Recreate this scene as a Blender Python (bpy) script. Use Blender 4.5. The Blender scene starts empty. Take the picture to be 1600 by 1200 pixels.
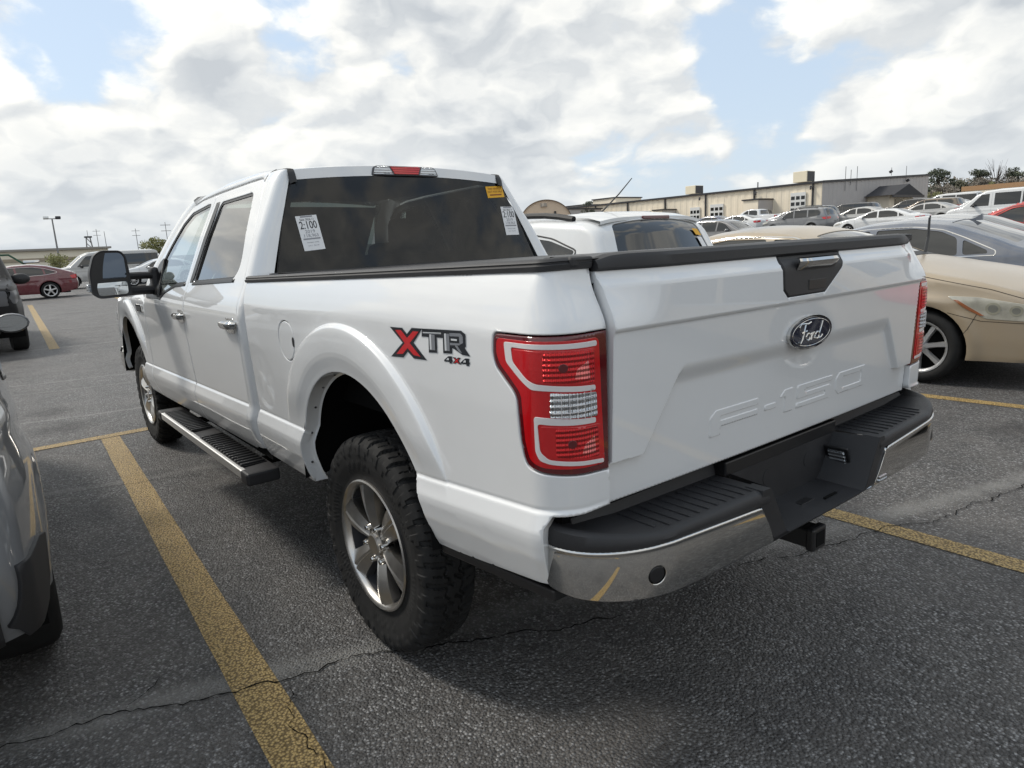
import bpy, bmesh, math, random
import numpy as np
from mathutils import Vector, Matrix
from mathutils.geometry import delaunay_2d_cdt
random.seed(4); np.random.seed(4)
R = math.radians
scene = bpy.context.scene
COL = scene.collection

# ------------------------------------------------------------------ camera
CAM = (-2.182, 1.934, 1.476)
cam_d = bpy.data.cameras.new("camera"); cam = bpy.data.objects.new("camera", cam_d); COL.objects.link(cam)
yaw, pit, rol = R(-37.977), R(-11.608), R(-2.832)
_f = np.array([math.cos(pit)*math.cos(yaw), math.cos(pit)*math.sin(yaw), math.sin(pit)])
_r = np.cross(_f, [0, 0, 1]); _r /= np.linalg.norm(_r); _u = np.cross(_r, _f)
_r2 = math.cos(rol)*_r + math.sin(rol)*_u; _u2 = -math.sin(rol)*_r + math.cos(rol)*_u
_m = Matrix.Identity(4)
for _i in range(3):
    _m[_i][0] = _r2[_i]; _m[_i][1] = _u2[_i]; _m[_i][2] = -_f[_i]; _m[_i][3] = CAM[_i]
cam.matrix_world = _m
cam_d.sensor_fit = 'HORIZONTAL'; cam_d.sensor_width = 36.0; cam_d.lens = 1061.4*36/1600
cam_d.clip_start = 0.05; cam_d.clip_end = 5000
scene.camera = cam

# ------------------------------------------------------------------ world, sun, exposure
SUN_AZ, SUN_EL = R(31), R(47)
world = bpy.data.worlds.new("World"); scene.world = world; world.use_nodes = True
sun_d = bpy.data.lights.new("sun", 'SUN'); sun_d.energy = 2.0; sun_d.angle = R(11); sun_d.color = (1, .94, .85)
sun = bpy.data.objects.new("sun", sun_d); COL.objects.link(sun)
sun.rotation_euler = Vector((math.cos(SUN_AZ)*math.cos(SUN_EL), math.sin(SUN_AZ)*math.cos(SUN_EL), math.sin(SUN_EL))).to_track_quat('Z', 'Y').to_euler()
scene.cycles.caustics_reflective = False; scene.cycles.caustics_refractive = False
vs = scene.view_settings
vs.view_transform = 'Standard'; vs.look = 'None'; vs.gamma = 1; vs.exposure = 0.26; vs.use_curve_mapping = False

class NT:
    """small node-tree helper"""
    def __init__(s, tree): s.t = tree; s.n = tree.nodes; s.l = tree.links
    def add(s, kind, ins=None, **attr):
        n = s.n.new(kind)
        for k, v in attr.items(): setattr(n, k, v)
        for k, v in (ins or {}).items(): s.set(n, k, v)
        return n
    def set(s, n, k, v):
        sock = n.inputs[k]
        if isinstance(v, bpy.types.NodeSocket): s.l.new(v, sock)
        elif isinstance(v, bpy.types.Node): s.l.new(v.outputs[0], sock)
        else: sock.default_value = v
    def math(s, op, a, b=0.0, c=0.0, clamp=False):
        n = s.add('ShaderNodeMath', operation=op, use_clamp=clamp)
        for i, v in enumerate((a, b, c)): s.set(n, i, v)
        return n.outputs[0]
    def mix(s, f, a, b, blend='MIX'):
        n = s.add('ShaderNodeMix', data_type='RGBA', blend_type=blend)
        s.set(n, 0, f); s.set(n, 6, a); s.set(n, 7, b)
        return n.outputs[2]
    def ramp(s, f, stops, interp='LINEAR'):
        n = s.add('ShaderNodeValToRGB'); n.color_ramp.interpolation = interp
        e = n.color_ramp.elements
        while len(e) < len(stops): e.new(.5)
        for i, (p, c) in enumerate(stops):
            e[i].position = p; e[i].color = (c, c, c, 1) if isinstance(c, (int, float)) else tuple(c)+(1,)
        s.set(n, 0, f); return n.outputs[0]
    def noise(s, vec, scale, detail=4, rough=.5, lac=2.0, dist=0.0):
        n = s.add('ShaderNodeTexNoise', {'Scale': scale, 'Detail': detail, 'Roughness': rough, 'Lacunarity': lac, 'Distortion': dist})
        if vec is not None: s.set(n, 'Vector', vec)
        return n.outputs[0]

def build_sky():
    T = NT(world.node_tree); T.n.clear()
    out = T.add('ShaderNodeOutputWorld'); bg = T.add('ShaderNodeBackground', {'Strength': 0.1})
    T.l.new(bg.outputs[0], out.inputs[0])
    sky = T.add('ShaderNodeTexSky', sky_type='NISHITA', sun_disc=False, sun_elevation=SUN_EL, air_density=1.0, dust_density=1.0, ozone_density=1.5)
    sky.sun_rotation = math.pi/2 - SUN_AZ
    tc = T.add('ShaderNodeTexCoord'); gen = tc.outputs['Generated']
    sep = T.add('ShaderNodeSeparateXYZ', {0: gen})
    dx, dy, dz = sep.outputs
    zz = T.math('MAXIMUM', dz, 0.0)
    vec = T.add('ShaderNodeCombineXYZ', {0: T.math('MULTIPLY', dx, 2.0), 1: T.math('MULTIPLY', dy, 2.0), 2: T.math('MULTIPLY_ADD', T.math('POWER', T.math('ADD', zz, .01), .75), 3.2, 5.3)}).outputs[0]
    wob = T.add('ShaderNodeTexNoise', {'Vector': vec, 'Scale': 4.0, 'Detail': 4.0})
    wv = T.add('ShaderNodeVectorMath', {0: wob.outputs['Color'], 1: (.5, .5, .5)}, operation='SUBTRACT')
    wv = T.add('ShaderNodeVectorMath', {0: wv.outputs[0], 1: (.28, .28, .28)}, operation='MULTIPLY').outputs[0]
    def field(v):
        v2 = T.add('ShaderNodeVectorMath', {0: v, 1: wv}, operation='ADD').outputs[0]
        big = T.noise(v, 1.0, 2, .5)
        mid = T.noise(v2, 2.0, 8, .55)
        puff = T.add('ShaderNodeTexVoronoi', {'Vector': v2, 'Scale': 3.0}, feature='F1').outputs['Distance']
        puf2 = T.add('ShaderNodeTexVoronoi', {'Vector': v2, 'Scale': 9.0}, feature='F1').outputs['Distance']
        m = T.math('MULTIPLY_ADD', puff, -.30, T.math('MULTIPLY_ADD', puf2, -.16, T.math('MULTIPLY_ADD', mid, .75, .29)))
        return T.math('ADD', T.math('MULTIPLY', big, .60), T.math('MULTIPLY', m, .54)), m
    cov, mid = field(vec)
    fine = T.noise(vec, 11.0, 6, .65)
    cov = T.math('ADD', cov, T.math('MULTIPLY', fine, .10))
    def gap(az, el, rad, amt):
        v = (math.cos(R(az))*math.cos(R(el)), math.sin(R(az))*math.cos(R(el)), math.sin(R(el)))
        d = T.add('ShaderNodeVectorMath', {0: gen, 1: v}, operation='DISTANCE').outputs['Value']
        return T.add('ShaderNodeMapRange', {0: d, 1: rad, 2: rad*.15, 3: 0.0, 4: amt}, interpolation_type='SMOOTHSTEP').outputs[0]
    for g in GAPS: cov = T.math('SUBTRACT', cov, gap(*g))
    cov = T.math('ADD', cov, T.math('MULTIPLY', T.math('POWER', T.math('SUBTRACT', 1.0, zz), 6.0), .10))
    dens = T.add('ShaderNodeMapRange', {0: cov, 1: .470, 2: .575}, interpolation_type='SMOOTHERSTEP').outputs[0]
    thick = T.add('ShaderNodeMapRange', {0: cov, 1: .57, 2: .78}, interpolation_type='SMOOTHSTEP').outputs[0]
    up = T.add('ShaderNodeVectorMath', {0: vec, 1: (.05*math.cos(SUN_AZ), .05*math.sin(SUN_AZ), .09)}, operation='ADD').outputs[0]
    cov2, mid2 = field(up)
    rel = T.math('MULTIPLY', T.math('SUBTRACT', mid, mid2), 1.5)
    rel = T.math('MINIMUM', T.math('MAXIMUM', rel, -.13), .13)
    lum = T.math('ADD', T.math('MULTIPLY_ADD', thick, -.16, .84), rel)
    lum = T.math('ADD', lum, T.math('MULTIPLY', T.math('SUBTRACT', fine, .5), .14))
    lum = T.math('MINIMUM', T.math('MAXIMUM', lum, .58), 1.0)
    sv = (math.cos(SUN_AZ)*math.cos(SUN_EL), math.sin(SUN_AZ)*math.cos(SUN_EL), math.sin(SUN_EL))
    dt = T.add('ShaderNodeVectorMath', {0: gen, 1: sv}, operation='DOT_PRODUCT').outputs['Value']
    glow = T.math('POWER', T.math('MAXIMUM', dt, 0.0), 5.0)
    lum = T.math('MULTIPLY', lum, T.math('MULTIPLY_ADD', glow, .35, 1.0))
    ccol = T.mix(T.add('ShaderNodeMapRange', {0: lum, 1: .50, 2: .95}).outputs[0], (8.0, 8.7, 9.5, 1), (9.6, 9.5, 9.0, 1))
    cl = T.add('ShaderNodeVectorMath', {0: ccol}, operation='SCALE'); T.set(cl, 3, lum)
    skyc = T.mix(1.0, sky.outputs[0], (SKYMUL, SKYMUL*1.02, SKYMUL*1.02, 1), 'MULTIPLY')
    skyc = T.mix(.68, skyc, (6.1, 7.3, 8.7, 1))
    col = T.mix(dens, skyc, cl.outputs[0])
    hz = T.math('POWER', T.math('SUBTRACT', 1.0, zz), 11.0)
    col = T.mix(T.math('MULTIPLY', hz, .80), col, (5.9, 6.35, 6.7, 1))
    T.set(bg, 'Color', col)
    world.cycles.sampling_method = 'MANUAL'; world.cycles.sample_map_resolution = 512
# directions (azimuth, elevation) of open blue patches and of extra cloud (negative)
GAPS = [(-11, 15.5, .15, .16), (-6, 12.5, .09, .10), (-22.5, 17.5, .11, .15), (-31, 14, .06, .14), (-59, 13.0, .15, .145), (-54, 17, .12, .09), (-69, 9.5, .10, .12), (-64, 15, .12, .07), (-36, 9, .24, -.07), (-73, 14, .08, -.12), (-16, 12.5, .06, -.12), (-64, 8.2, .06, -.08), (142, 40, 1.0, .10), (-110, 45, .6, .16)]
SKYMUL = 1.0
build_sky()

# ------------------------------------------------------------------ materials
MATS = {}
def mat(name, col=(.5, .5, .5), rough=.5, metal=0.0, coat=0.0, spec=.5, bump=None, vary=None, emit=None, coat_rough=.03):
    if name in MATS: return MATS[name]
    m = bpy.data.materials.new(name); m.use_nodes = True
    T = NT(m.node_tree); b = T.n['Principled BSDF']
    b.inputs['Base Color'].default_value = tuple(col)+(1,)
    b.inputs['Roughness'].default_value = rough; b.inputs['Metallic'].default_value = metal
    b.inputs['Coat Weight'].default_value = coat; b.inputs['Coat Roughness'].default_value = coat_rough
    b.inputs['Specular IOR Level'].default_value = spec
    tc = T.add('ShaderNodeTexCoord').outputs['Object']
    if vary:   # (scale, amount)
        n = T.noise(tc, vary[0], 5, .6)
        T.set(b, 'Base Color', T.mix(T.ramp(n, [(.3, 0.0), (.7, 1.0)]), tuple(c*(1-vary[1]) for c in col)+(1,), tuple(min(1, c*(1+vary[1])) for c in col)+(1,)))
        T.set(b, 'Roughness', T.math('MULTIPLY_ADD', n, .25*min(1, rough*2), rough-.12*min(1, rough*2)))
    if bump:   # (scale, distance)
        n = T.noise(tc, bump[0], 3, .6)
        bn = T.add('ShaderNodeBump', {'Strength': 1.0, 'Distance': bump[1], 'Height': n}); T.set(b, 'Normal', bn)
    if emit: b.inputs['Emission Color'].default_value = tuple(emit)+(1,); b.inputs['Emission Strength'].default_value = 1
    MATS[name] = m; return m

def paint(name, col, metal=0.0, rough=.35, dust=.03, cr=0.0):
    """car paint under clear coat, faintly dusty low down and unevenly"""
    if name in MATS: return MATS[name]
    m = bpy.data.materials.new(name); m.use_nodes = True
    T = NT(m.node_tree); b = T.n['Principled BSDF']
    tc = T.add('ShaderNodeTexCoord').outputs['Object']
    n = T.noise(tc, 3.0, 6, .65); n2 = T.noise(tc, 60.0, 2, .5)
    d = T.math('MULTIPLY', T.ramp(n, [(.42, 0.0), (.75, 1.0)]), dust*4)
    T.set(b, 'Base Color', T.mix(d, tuple(col)+(1,), (.36, .33, .29, 1)))
    b.inputs['Metallic'].default_value = metal; b.inputs['Roughness'].default_value = rough
    b.inputs['Coat Weight'].default_value = 1.0
    T.set(b, 'Coat Roughness', T.math('MULTIPLY_ADD', T.ramp(n, [(.35, 0.0), (.8, 1.0)]), .03, .005+cr))
    b.inputs['Coat IOR'].default_value = 1.7; b.inputs['Specular IOR Level'].default_value = .25
    bn = T.add('ShaderNodeBump', {'Strength': .12, 'Distance': .0004, 'Height': T.noise(tc, 9.0, 2, .5)})
    T.set(b, 'Coat Normal', bn)
    MATS[name] = m; return m

def glass(name, tint=(.25, .27, .26), gain=1.35, base=.02):
    if name in MATS: return MATS[name]
    m = bpy.data.materials.new(name); m.use_nodes = True
    T = NT(m.node_tree); T.n.clear()
    out = T.add('ShaderNodeOutputMaterial')
    tr = T.add('ShaderNodeBsdfTransparent', {'Color': tuple(tint)+(1,)})
    gl = T.add('ShaderNodeBsdfGlossy', {'Color': (1, 1, 1, 1), 'Roughness': .01})
    fr = T.add('ShaderNodeFresnel', {'IOR': 1.52})
    f = T.math('MULTIPLY_ADD', fr.outputs[0], gain, base, clamp=True)
    tc = T.add('ShaderNodeTexCoord').outputs['Object']
    df = T.add('ShaderNodeBsdfDiffuse', {'Color': (.35, .34, .31, 1)})
    mx0 = T.add('ShaderNodeMixShader', {0: T.math('MULTIPLY', T.ramp(T.noise(tc, 4.0, 6, .7), [(.4, 0.0), (.8, 1.0)]), .05), 1: tr.outputs[0], 2: df.outputs[0]})
    mx = T.add('ShaderNodeMixShader', {0: f, 1: mx0.outputs[0], 2: gl.outputs[0]})
    T.l.new(mx.outputs[0], out.inputs[0])
    MATS[name] = m; return m

# ------------------------------------------------------------------ object helpers
def tag(o, label=None, cat=None, group=None, kind=None):
    if label: o['label'] = label
    if cat: o['category'] = cat
    if group: o['group'] = group
    if kind: o['kind'] = kind
    return o
def empty(name, loc=(0, 0, 0), rz=0, parent=None):
    o = bpy.data.objects.new(name, None); COL.objects.link(o); o.location = loc; o.rotation_euler = (0, 0, rz); o.empty_display_size = .1
    if parent: o.parent = parent
    return o
def link(name, me, material, parent=None):
    o = bpy.data.objects.new(name, me); COL.objects.link(o)
    if material is not None and not me.materials: me.materials.append(material)
    if parent: o.parent = parent
    return o
def mesh(name, V, F, material, parent=None, smooth=False, normals=None, angle=None):
    me = bpy.data.meshes.new(name)
    V = [tuple(map(float, v)) for v in V]
    me.from_pydata(V, [], [tuple(int(i) for i in f) for f in F])
    if smooth or normals is not None or angle is not None:
        me.polygons.foreach_set('use_smooth', [True]*len(me.polygons))
    if normals is not None:
        me.normals_split_custom_set_from_vertices([tuple(map(float, n)) for n in normals])
    elif angle is not None:
        me.set_sharp_from_angle(angle=R(angle))
    me.update()
    return link(name, me, material, parent)

class MB:
    """collects several shapes that make up ONE part"""
    def __init__(s): s.V = []; s.F = []
    def add(s, V, F):
        k = len(s.V); s.V += [tuple(v) for v in V]; s.F += [tuple(i+k for i in f) for f in F]; return s
    def box(s, c, d, rz=0, bev=0.0, rx=0, ry=0):
        bm = bmesh.new(); bmesh.ops.create_cube(bm, size=1)
        bmesh.ops.scale(bm, vec=d, verts=bm.verts)
        if bev: bmesh.ops.bevel(bm, geom=bm.edges[:], offset=bev, segments=2, affect='EDGES', profile=.5)
        M = Matrix.Translation(c) @ Matrix.Rotation(rz, 4, 'Z') @ Matrix.Rotation(ry, 4, 'Y') @ Matrix.Rotation(rx, 4, 'X')
        bm.transform(M); bm.verts.index_update()
        s.add([v.co[:] for v in bm.verts], [[v.index for v in f.verts] for f in bm.faces]); bm.free(); return s
    def tube(s, path, r, n=8, cap=True, sy=1.0):
        P = np.array(path, float); k = len(P); rr = np.broadcast_to(r, (k,))
        up = np.array([0, 0, 1.0])
        V = []
        for i in range(k):
            t = P[min(i+1, k-1)]-P[max(i-1, 0)]; t /= np.linalg.norm(t)+1e-9
            a = np.cross(t, up if abs(t[2]) < .95 else np.array([1.0, 0, 0])); a /= np.linalg.norm(a); b = np.cross(a, t)
            for j in range(n):
                w = 2*math.pi*j/n; V.append(P[i]+rr[i]*(a*math.cos(w)+sy*b*math.sin(w)))
        F = [(i*n+j, i*n+(j+1) % n, (i+1)*n+(j+1) % n, (i+1)*n+j) for i in range(k-1) for j in range(n)]
        if cap: F += [tuple(range(n))[::-1], tuple((k-1)*n+j for j in range(n))]
        return s.add(V, F)
    def prism(s, poly, to3, d):
        """extrude a 2-D polygon: to3(u,v,h)"""
        n = len(poly)
        V = [to3(u, v, 0) for u, v in poly]+[to3(u, v, d) for u, v in poly]
        F = [tuple(range(n))[::-1], tuple(range(n, 2*n))]+[(i, (i+1) % n, n+(i+1) % n, n+i) for i in range(n)]
        return s.add(V, F)
    def lathe(s, prof, c=(0, 0, 0), axis='y', n=32, close=False):
        """prof: list of (axial, radius)"""
        V = []; k = len(prof)
        for a, r in prof:
            for j in range(n):
                w = 2*math.pi*j/n; p, q = r*math.cos(w), r*math.sin(w)
                V.append((c[0]+p, c[1]+a, c[2]+q) if axis == 'y' else (c[0]+a, c[1]+p, c[2]+q) if axis == 'x' else (c[0]+p, c[1]+q, c[2]+a))
        F = [(i*n+j, i*n+(j+1) % n, (i+1)*n+(j+1) % n, (i+1)*n+j) for i in range(k-1) for j in range(n)]
        return s.add(V, F)
    def build(s, name, material, parent=None, smooth=False, angle=None):
        return mesh(name, s.V, s.F, material, parent, smooth, None, angle)

def grid(name, P, material, parent=None, flip=False, smooth=True, angle=None, closed=False):
    """P: (a,b,3) array -> quad sheet"""
    a, b = P.shape[:2]
    F = []
    for i in range(a-1):
        for j in range(b if closed else b-1):
            q = (i*b+j, i*b+(j+1) % b, (i+1)*b+(j+1) % b, (i+1)*b+j); F.append(q[::-1] if flip else q)
    return mesh(name, P.reshape(-1, 3), F, material, parent, smooth, None, angle)

def resample(poly, step, closed=True):
    P = [np.array(p, float) for p in poly]; out = []; n = len(P)
    for i in range(n if closed else n-1):
        a, b = P[i], P[(i+1) % n]; k = max(1, int(math.ceil(np.linalg.norm(b-a)/step)))
        out += [a+(b-a)*t/k for t in range(k)]
    if not closed: out.append(P[-1])
    return np.array(out)
def fillet(poly, r, n=4):
    P = [np.array(p, float) for p in poly]; out = []; N = len(P)
    rs = r if isinstance(r, (list, tuple)) else [r]*N
    for i in range(N):
        p, a, b = P[i], P[i-1], P[(i+1) % N]
        da, db = a-p, b-p; la, lb = np.linalg.norm(da), np.linalg.norm(db)
        q = min(rs[i], la*.45, lb*.45)
        if q < 1e-4: out.append(p); continue
        s, e = p+da/la*q, p+db/lb*q
        for t in np.linspace(0, 1, n+1): out.append((1-t)**2*s+2*t*(1-t)*p+t*t*e)
    return [tuple(o) for o in out]
def pip(pts, poly):
    x, y = pts[:, 0], pts[:, 1]; r = np.zeros(len(pts), bool); n = len(poly)
    for i in range(n):
        x0, y0 = poly[i]; x1, y1 = poly[(i+1) % n]
        if y0 == y1: continue
        c = ((y0 > y) != (y1 > y)) & (x < (x1-x0)*(y-y0)/(y1-y0)+x0); r ^= c
    return r
def dloops(pts, loops):
    d = np.full(len(pts), 1e9)
    for L in loops:
        A = L; B = np.roll(L, -1, 0); D = B-A; dd = (D**2).sum(1)+1e-12
        for s in range(0, len(pts), 4000):
            q = pts[s:s+4000]
            t = np.clip(((q[:, None]-A[None])*D[None]).sum(2)/dd, 0, 1)
            e = q[:, None]-A[None]-t[..., None]*D[None]
            d[s:s+4000] = np.minimum(d[s:s+4000], np.sqrt((e**2).sum(2)).min(1))
    return d
def area(P):
    x, y = P[:, 0], P[:, 1]; return .5*np.sum(x*np.roll(y, -1)-np.roll(x, -1)*y)

def panel_data(outline, surf, res=.02, holes=(), thick=.015, bev=.003, sgn=1, mir=False, off=0.0, feats=()):
    """a sheet cut to a 2-D outline in the (u,v) of a surface, with a rolled edge and a flange turned inwards"""
    loops = [resample(outline, res)]+[resample(h, res) for h in holes]
    if area(loops[0]) < 0: loops[0] = loops[0][::-1]
    for i in range(1, len(loops)):
        if area(loops[i]) > 0: loops[i] = loops[i][::-1]
    L0 = loops[0]; lo, hi = L0.min(0), L0.max(0)
    gu, gv = np.meshgrid(np.arange(lo[0]+res*.5, hi[0], res), np.arange(lo[1]+res*.5, hi[1], res))
    G = np.stack([gu.ravel(), gv.ravel()], 1)
    G = G[pip(G, L0)] if len(G) else G.reshape(0, 2)
    for h in loops[1:]: G = G[~pip(G, h)]
    if len(G): G = G[dloops(G, loops) > max(res*.45, bev*1.8)]
    if len(feats):
        FP = np.concatenate([resample(f, res*.7, closed=False) for f in feats])
        k = pip(FP, L0)
        for h in loops[1:]: k &= ~pip(FP, h)
        FP = FP[k]; FP = FP[dloops(FP, loops) > max(bev*1.6, .002)]
        if len(FP) and len(G):
            near = np.zeros(len(G), bool)
            for s in range(0, len(G), 500): near[s:s+500] = ((G[s:s+500, None]-FP[None])**2).sum(2).min(1) < (res*.55)**2
            G = G[~near]
        G = np.concatenate([FP, G])
    ring = []; outd = []
    for L in loops:
        t = np.roll(L, -1, 0)-np.roll(L, 1, 0); t /= np.linalg.norm(t, axis=1)[:, None]+1e-12
        nin = np.stack([-t[:, 1], t[:, 0]], 1); outd.append(-nin); ring.append(L+nin*bev)
    pts = list(loops)
    if bev > 0:
        rg = np.concatenate(ring); k = pip(rg, L0)
        for h in loops[1:]: k &= ~pip(rg, h)
        rg = rg[k]; rg = rg[dloops(rg, loops) > bev*.7]; pts.append(rg)
    pts.append(G)
    A = np.concatenate(pts); edges = []; k = 0
    for L in loops:
        n = len(L); edges += [(k+i, k+(i+1) % n) for i in range(n)]; k += n
    vs_, _, fs, ov, _, _ = delaunay_2d_cdt([Vector(p) for p in A], edges, [], 0, 1e-6)
    uv = np.array([v[:] for v in vs_]); F = np.array([f for f in fs if len(f) == 3])
    cen = uv[F].mean(1); keep = pip(cen, L0)
    for h in loops[1:]: keep &= ~pip(cen, h)
    F = F[keep]
    def ev(q):
        u, v = q[:, 0], q[:, 1]; e = 2e-3
        P = surf(u, v); Su = (surf(u+e, v)-surf(u-e, v)); Sv = (surf(u, v+e)-surf(u, v-e))
        n = np.cross(Su, Sv)*sgn; n /= np.linalg.norm(n, axis=1)[:, None]+1e-12
        return P, n, Su/(2*e), Sv/(2*e)
    P, Nn, Su, Sv = ev(uv)
    if hasattr(surf, 'nrm'): Nn = surf.nrm(uv)
    d = dloops(uv, loops)
    low = np.where(d < bev*.3, bev, 0.0) if bev > 0 else np.zeros(len(d))
    edge = d < max(bev*.3, 1e-6)
    P = P+Nn*(off-low)[:, None]
    # tilt boundary normals outwards
    if bev > 0 and edge.any():
        allL = np.concatenate(loops); allO = np.concatenate(outd)
        ei = np.where(edge)[0]
        for s in range(0, len(ei), 2000):
            q = uv[ei[s:s+2000]]; j = ((q[:, None]-allL[None])**2).sum(2).argmin(1)
            o = allO[j]; w = Su[ei[s:s+2000]]*o[:, :1]+Sv[ei[s:s+2000]]*o[:, 1:]
            w /= np.linalg.norm(w, axis=1)[:, None]+1e-12
            m = Nn[ei[s:s+2000]]+w; Nn[ei[s:s+2000]] = m/np.linalg.norm(m, axis=1)[:, None]
    if sgn < 0: F = F[:, ::-1]
    V = [P]; NN = [Nn]; FF = [tuple(f) for f in F]; k = len(P)
    if thick > 0:
        for L, o in zip(loops, outd):
            p, n, su, sv = ev(L); w = su*o[:, :1]+sv*o[:, 1:]; w /= np.linalg.norm(w, axis=1)[:, None]+1e-12
            p = p+n*(off-bev); m = len(L)
            V += [p, p-n*thick]; NN += [w, w]
            for i in range(m):
                q = (k+i, k+(i+1) % m, k+m+(i+1) % m, k+m+i); FF.append(q[::-1] if sgn > 0 else q)
            k += 2*m
    V = np.concatenate(V); NN = np.concatenate(NN)
    if mir:
        V = V*np.array([1, -1, 1]); NN = NN*np.array([1, -1, 1]); FF = [f[::-1] for f in FF]
    return V, FF, NN
def panel(name, outline, surf, material, parent=None, **kw):
    V, F, N = panel_data(outline, surf, **kw)
    return mesh(name, V, F, material, parent, True, N)
def panels(name, items, surf, material, parent=None, **kw):
    """several patches of one kind, each an object of its own"""
    o = None
    for it in items: o = o or None; q = panel(name, it, surf, material, parent, **kw); o = o or q
    return o
def grow(poly, k):
    P = np.array(poly); c = P.mean(0); n = len(P); o = []
    A = area(P); s = 1 if A > 0 else -1
    for i in range(n):
        a, b, d = P[i-1], P[i], P[(i+1) % n]
        e1 = (b-a)/(np.linalg.norm(b-a)+1e-9); e2 = (d-b)/(np.linalg.norm(d-b)+1e-9)
        n1 = np.array([e1[1], -e1[0]])*s; n2 = np.array([e2[1], -e2[0]])*s
        m = n1+n2; m /= max(.5, np.dot(m, m)/2)
        o.append(tuple(b+m*k))
    return o
def sst(x,a,b):
    t=np.clip((x-a)/(b-a),0,1); return t*t*(3-2*t)
def sint(x,xs,ys,w=.012):
    # smoothed linear interpolation
    return sum(np.interp(x+w*k,xs,ys) for k in (-1,-.5,0,.5,1))/5
ARCH=((-.06,.60),(3.93,.585))
def zcrease(x): return np.interp(x,[-1.1,-.46,.41,.92,3.3,4.9],[.872,.822,.798,.795,.748,.72])
def body_off(x,z):
    zc=zcrease(x); t=z-zc
    dl=sint(t,[-.40,-.34,-.25,-.19,-.12,-.07,-.05,-.012,-.004,.001,.006,.02],[-.11,-.076,-.036,-.009,.013,.021,.0205,.008,.0055,-.004,0,0],.004)
    up=sint(z,[.75,.95,1.10,1.2,1.272,1.31,1.35,1.39,1.42,1.47],[-.009,-.002,.004,.005,.003,-.006,-.018,-.034,-.050,-.080],.009)
    o=up+dl
    for cx,cz in ARCH:
        r=np.hypot(x-cx,z-cz)
        a=np.interp(r,[.40,.475,.500,.535,.55,.57,.60,.626,.637,.645,.655],[.004,.006,.010,.0175,.0195,.020,.0195,.018,.0155,-.001,0])
        a=a*sst(z,.79,.97)
        o=o+a
    return o
def plan(u):
    # rear corner plan curve, u=0 at tailgate edge y=.822
    a=np.clip((u-.068)/.1,0,np.pi/2)
    x=np.where(u<.068,-1.12,np.where(u<.2251,-1.02-.1*np.cos(a),-1.02+(u-.2251)))
    y=np.where(u<.068,.822+u,.89+.1*np.sin(a))
    nx=-np.cos(a); ny=np.sin(a)
    return x,y,nx,ny
def bed_S(u,z):
    x,y,nx,ny=plan(u)
    xx=np.where(u<.2251,-1.02-.1*np.cos(np.clip((u-.068)/.1,0,np.pi/2)),x)
    o=body_off(xx,z)
    k=sst(u,.0,.20)           # on the rear face the vertical profile is flatter
    o=o*(.25+.75*k)-.040*sst(z,1.27,1.40)*(1-sst(u,.06,.23))
    return np.stack([x+nx*o,y+ny*o,z+0*x],-1)
def cabY(z,x=2.):
    zz=np.asarray(z,float)
    up=sint(zz,[1.20,1.27,1.33,1.60,1.84,1.87,1.90],[.992,.979,.950,.832,.714,.692,.66],.02)
    return up
def cab_S(x,z):
    y=.99+body_off(x,np.minimum(z,1.22))
    y=np.where(z<1.2,y,np.minimum(y,cabY(z)))
    front=np.clip(x-3.9,0,2)
    y=y-.10*front**2
    return np.stack([x+0*z,y,z+0*x],-1)
def tailX(y,z):
    x=-1.116-.045*(z-.85)
    x=x-np.interp(z,[.84,1.268,1.272,1.278,1.37,1.376,1.40,1.47],[0,0,.004,.007,.0,-.002,-.022,-.03])
    # lower recess
    top=1.155-.004*0
    e1=sst(z,1.105,1.165)   # 0 inside
    yl=np.interp(z,[.80,.952,.958,1.10,1.17],[2,2,.70,.605,.56])
    inside=(1-e1)*(1-sst(np.abs(y),yl-.012,yl+.012))
    x=x+.019*inside
    x=x-.010*(1-(y/.82)**2)+.042*sst(np.abs(y),.64,.83)*sst(z,1.27,1.40)
    return x
def tail_S(y,z): return np.stack([tailX(y,z),y+0*z,z+0*y],-1)
# ------------------------------------------------------------------ materials of the pickup and the cars
M_WHITE = paint('white_paint', (.775, .785, .79), dust=.012)
M_BLACKP = mat('black_plastic', (.020, .020, .022), .52, bump=(900, .0004), vary=(5, .25))
M_BLACKS = mat('black_satin_trim', (.012, .012, .013), .38)
M_DARK = mat('dark_cavity', (.008, .008, .008), .9, spec=.1)
M_VINYL = mat('black_vinyl', (.028, .028, .03), .45, bump=(600, .0005), vary=(4, .2))
M_CHROME = mat('chrome', (.62, .61, .59), .045, metal=1.0)
M_CHROME2 = mat('polished_rim', (.58, .56, .53), .30, metal=1.0, vary=(14, .10))
M_RUBBER = mat('tyre_rubber', (.017, .017, .017), .75, vary=(18, .3), spec=.3)
M_GLASS = glass('window_glass', (.62, .70, .66))
M_TINT = glass('privacy_glass', (.115, .125, .12), .85, 0.0)
M_TINT2 = glass('side_privacy_glass', (.34, .40, .38))
M_SEAT = mat('seat_cloth', (.035, .035, .036), .9)
M_RED = mat('red_lens', (.52, .004, .008), .12, coat=1.0, bump=(160, .0006))
def fluted(m, sc, dist):
    T = NT(m.node_tree); b = T.n['Principled BSDF']; tc = T.add('ShaderNodeTexCoord').outputs['Object']
    w = T.add('ShaderNodeTexWave', {'Vector': tc, 'Scale': sc}, bands_direction='Y'); w2 = T.add('ShaderNodeTexWave', {'Vector': tc, 'Scale': sc*.6}, bands_direction='Z')
    T.set(b, 'Normal', T.add('ShaderNodeBump', {'Distance': dist, 'Height': T.math('ADD', w.outputs['Fac'], w2.outputs['Fac'])}))
M_REDDK = mat('dark_red_lens', (.10, .003, .006), .10, coat=1.0)
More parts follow.
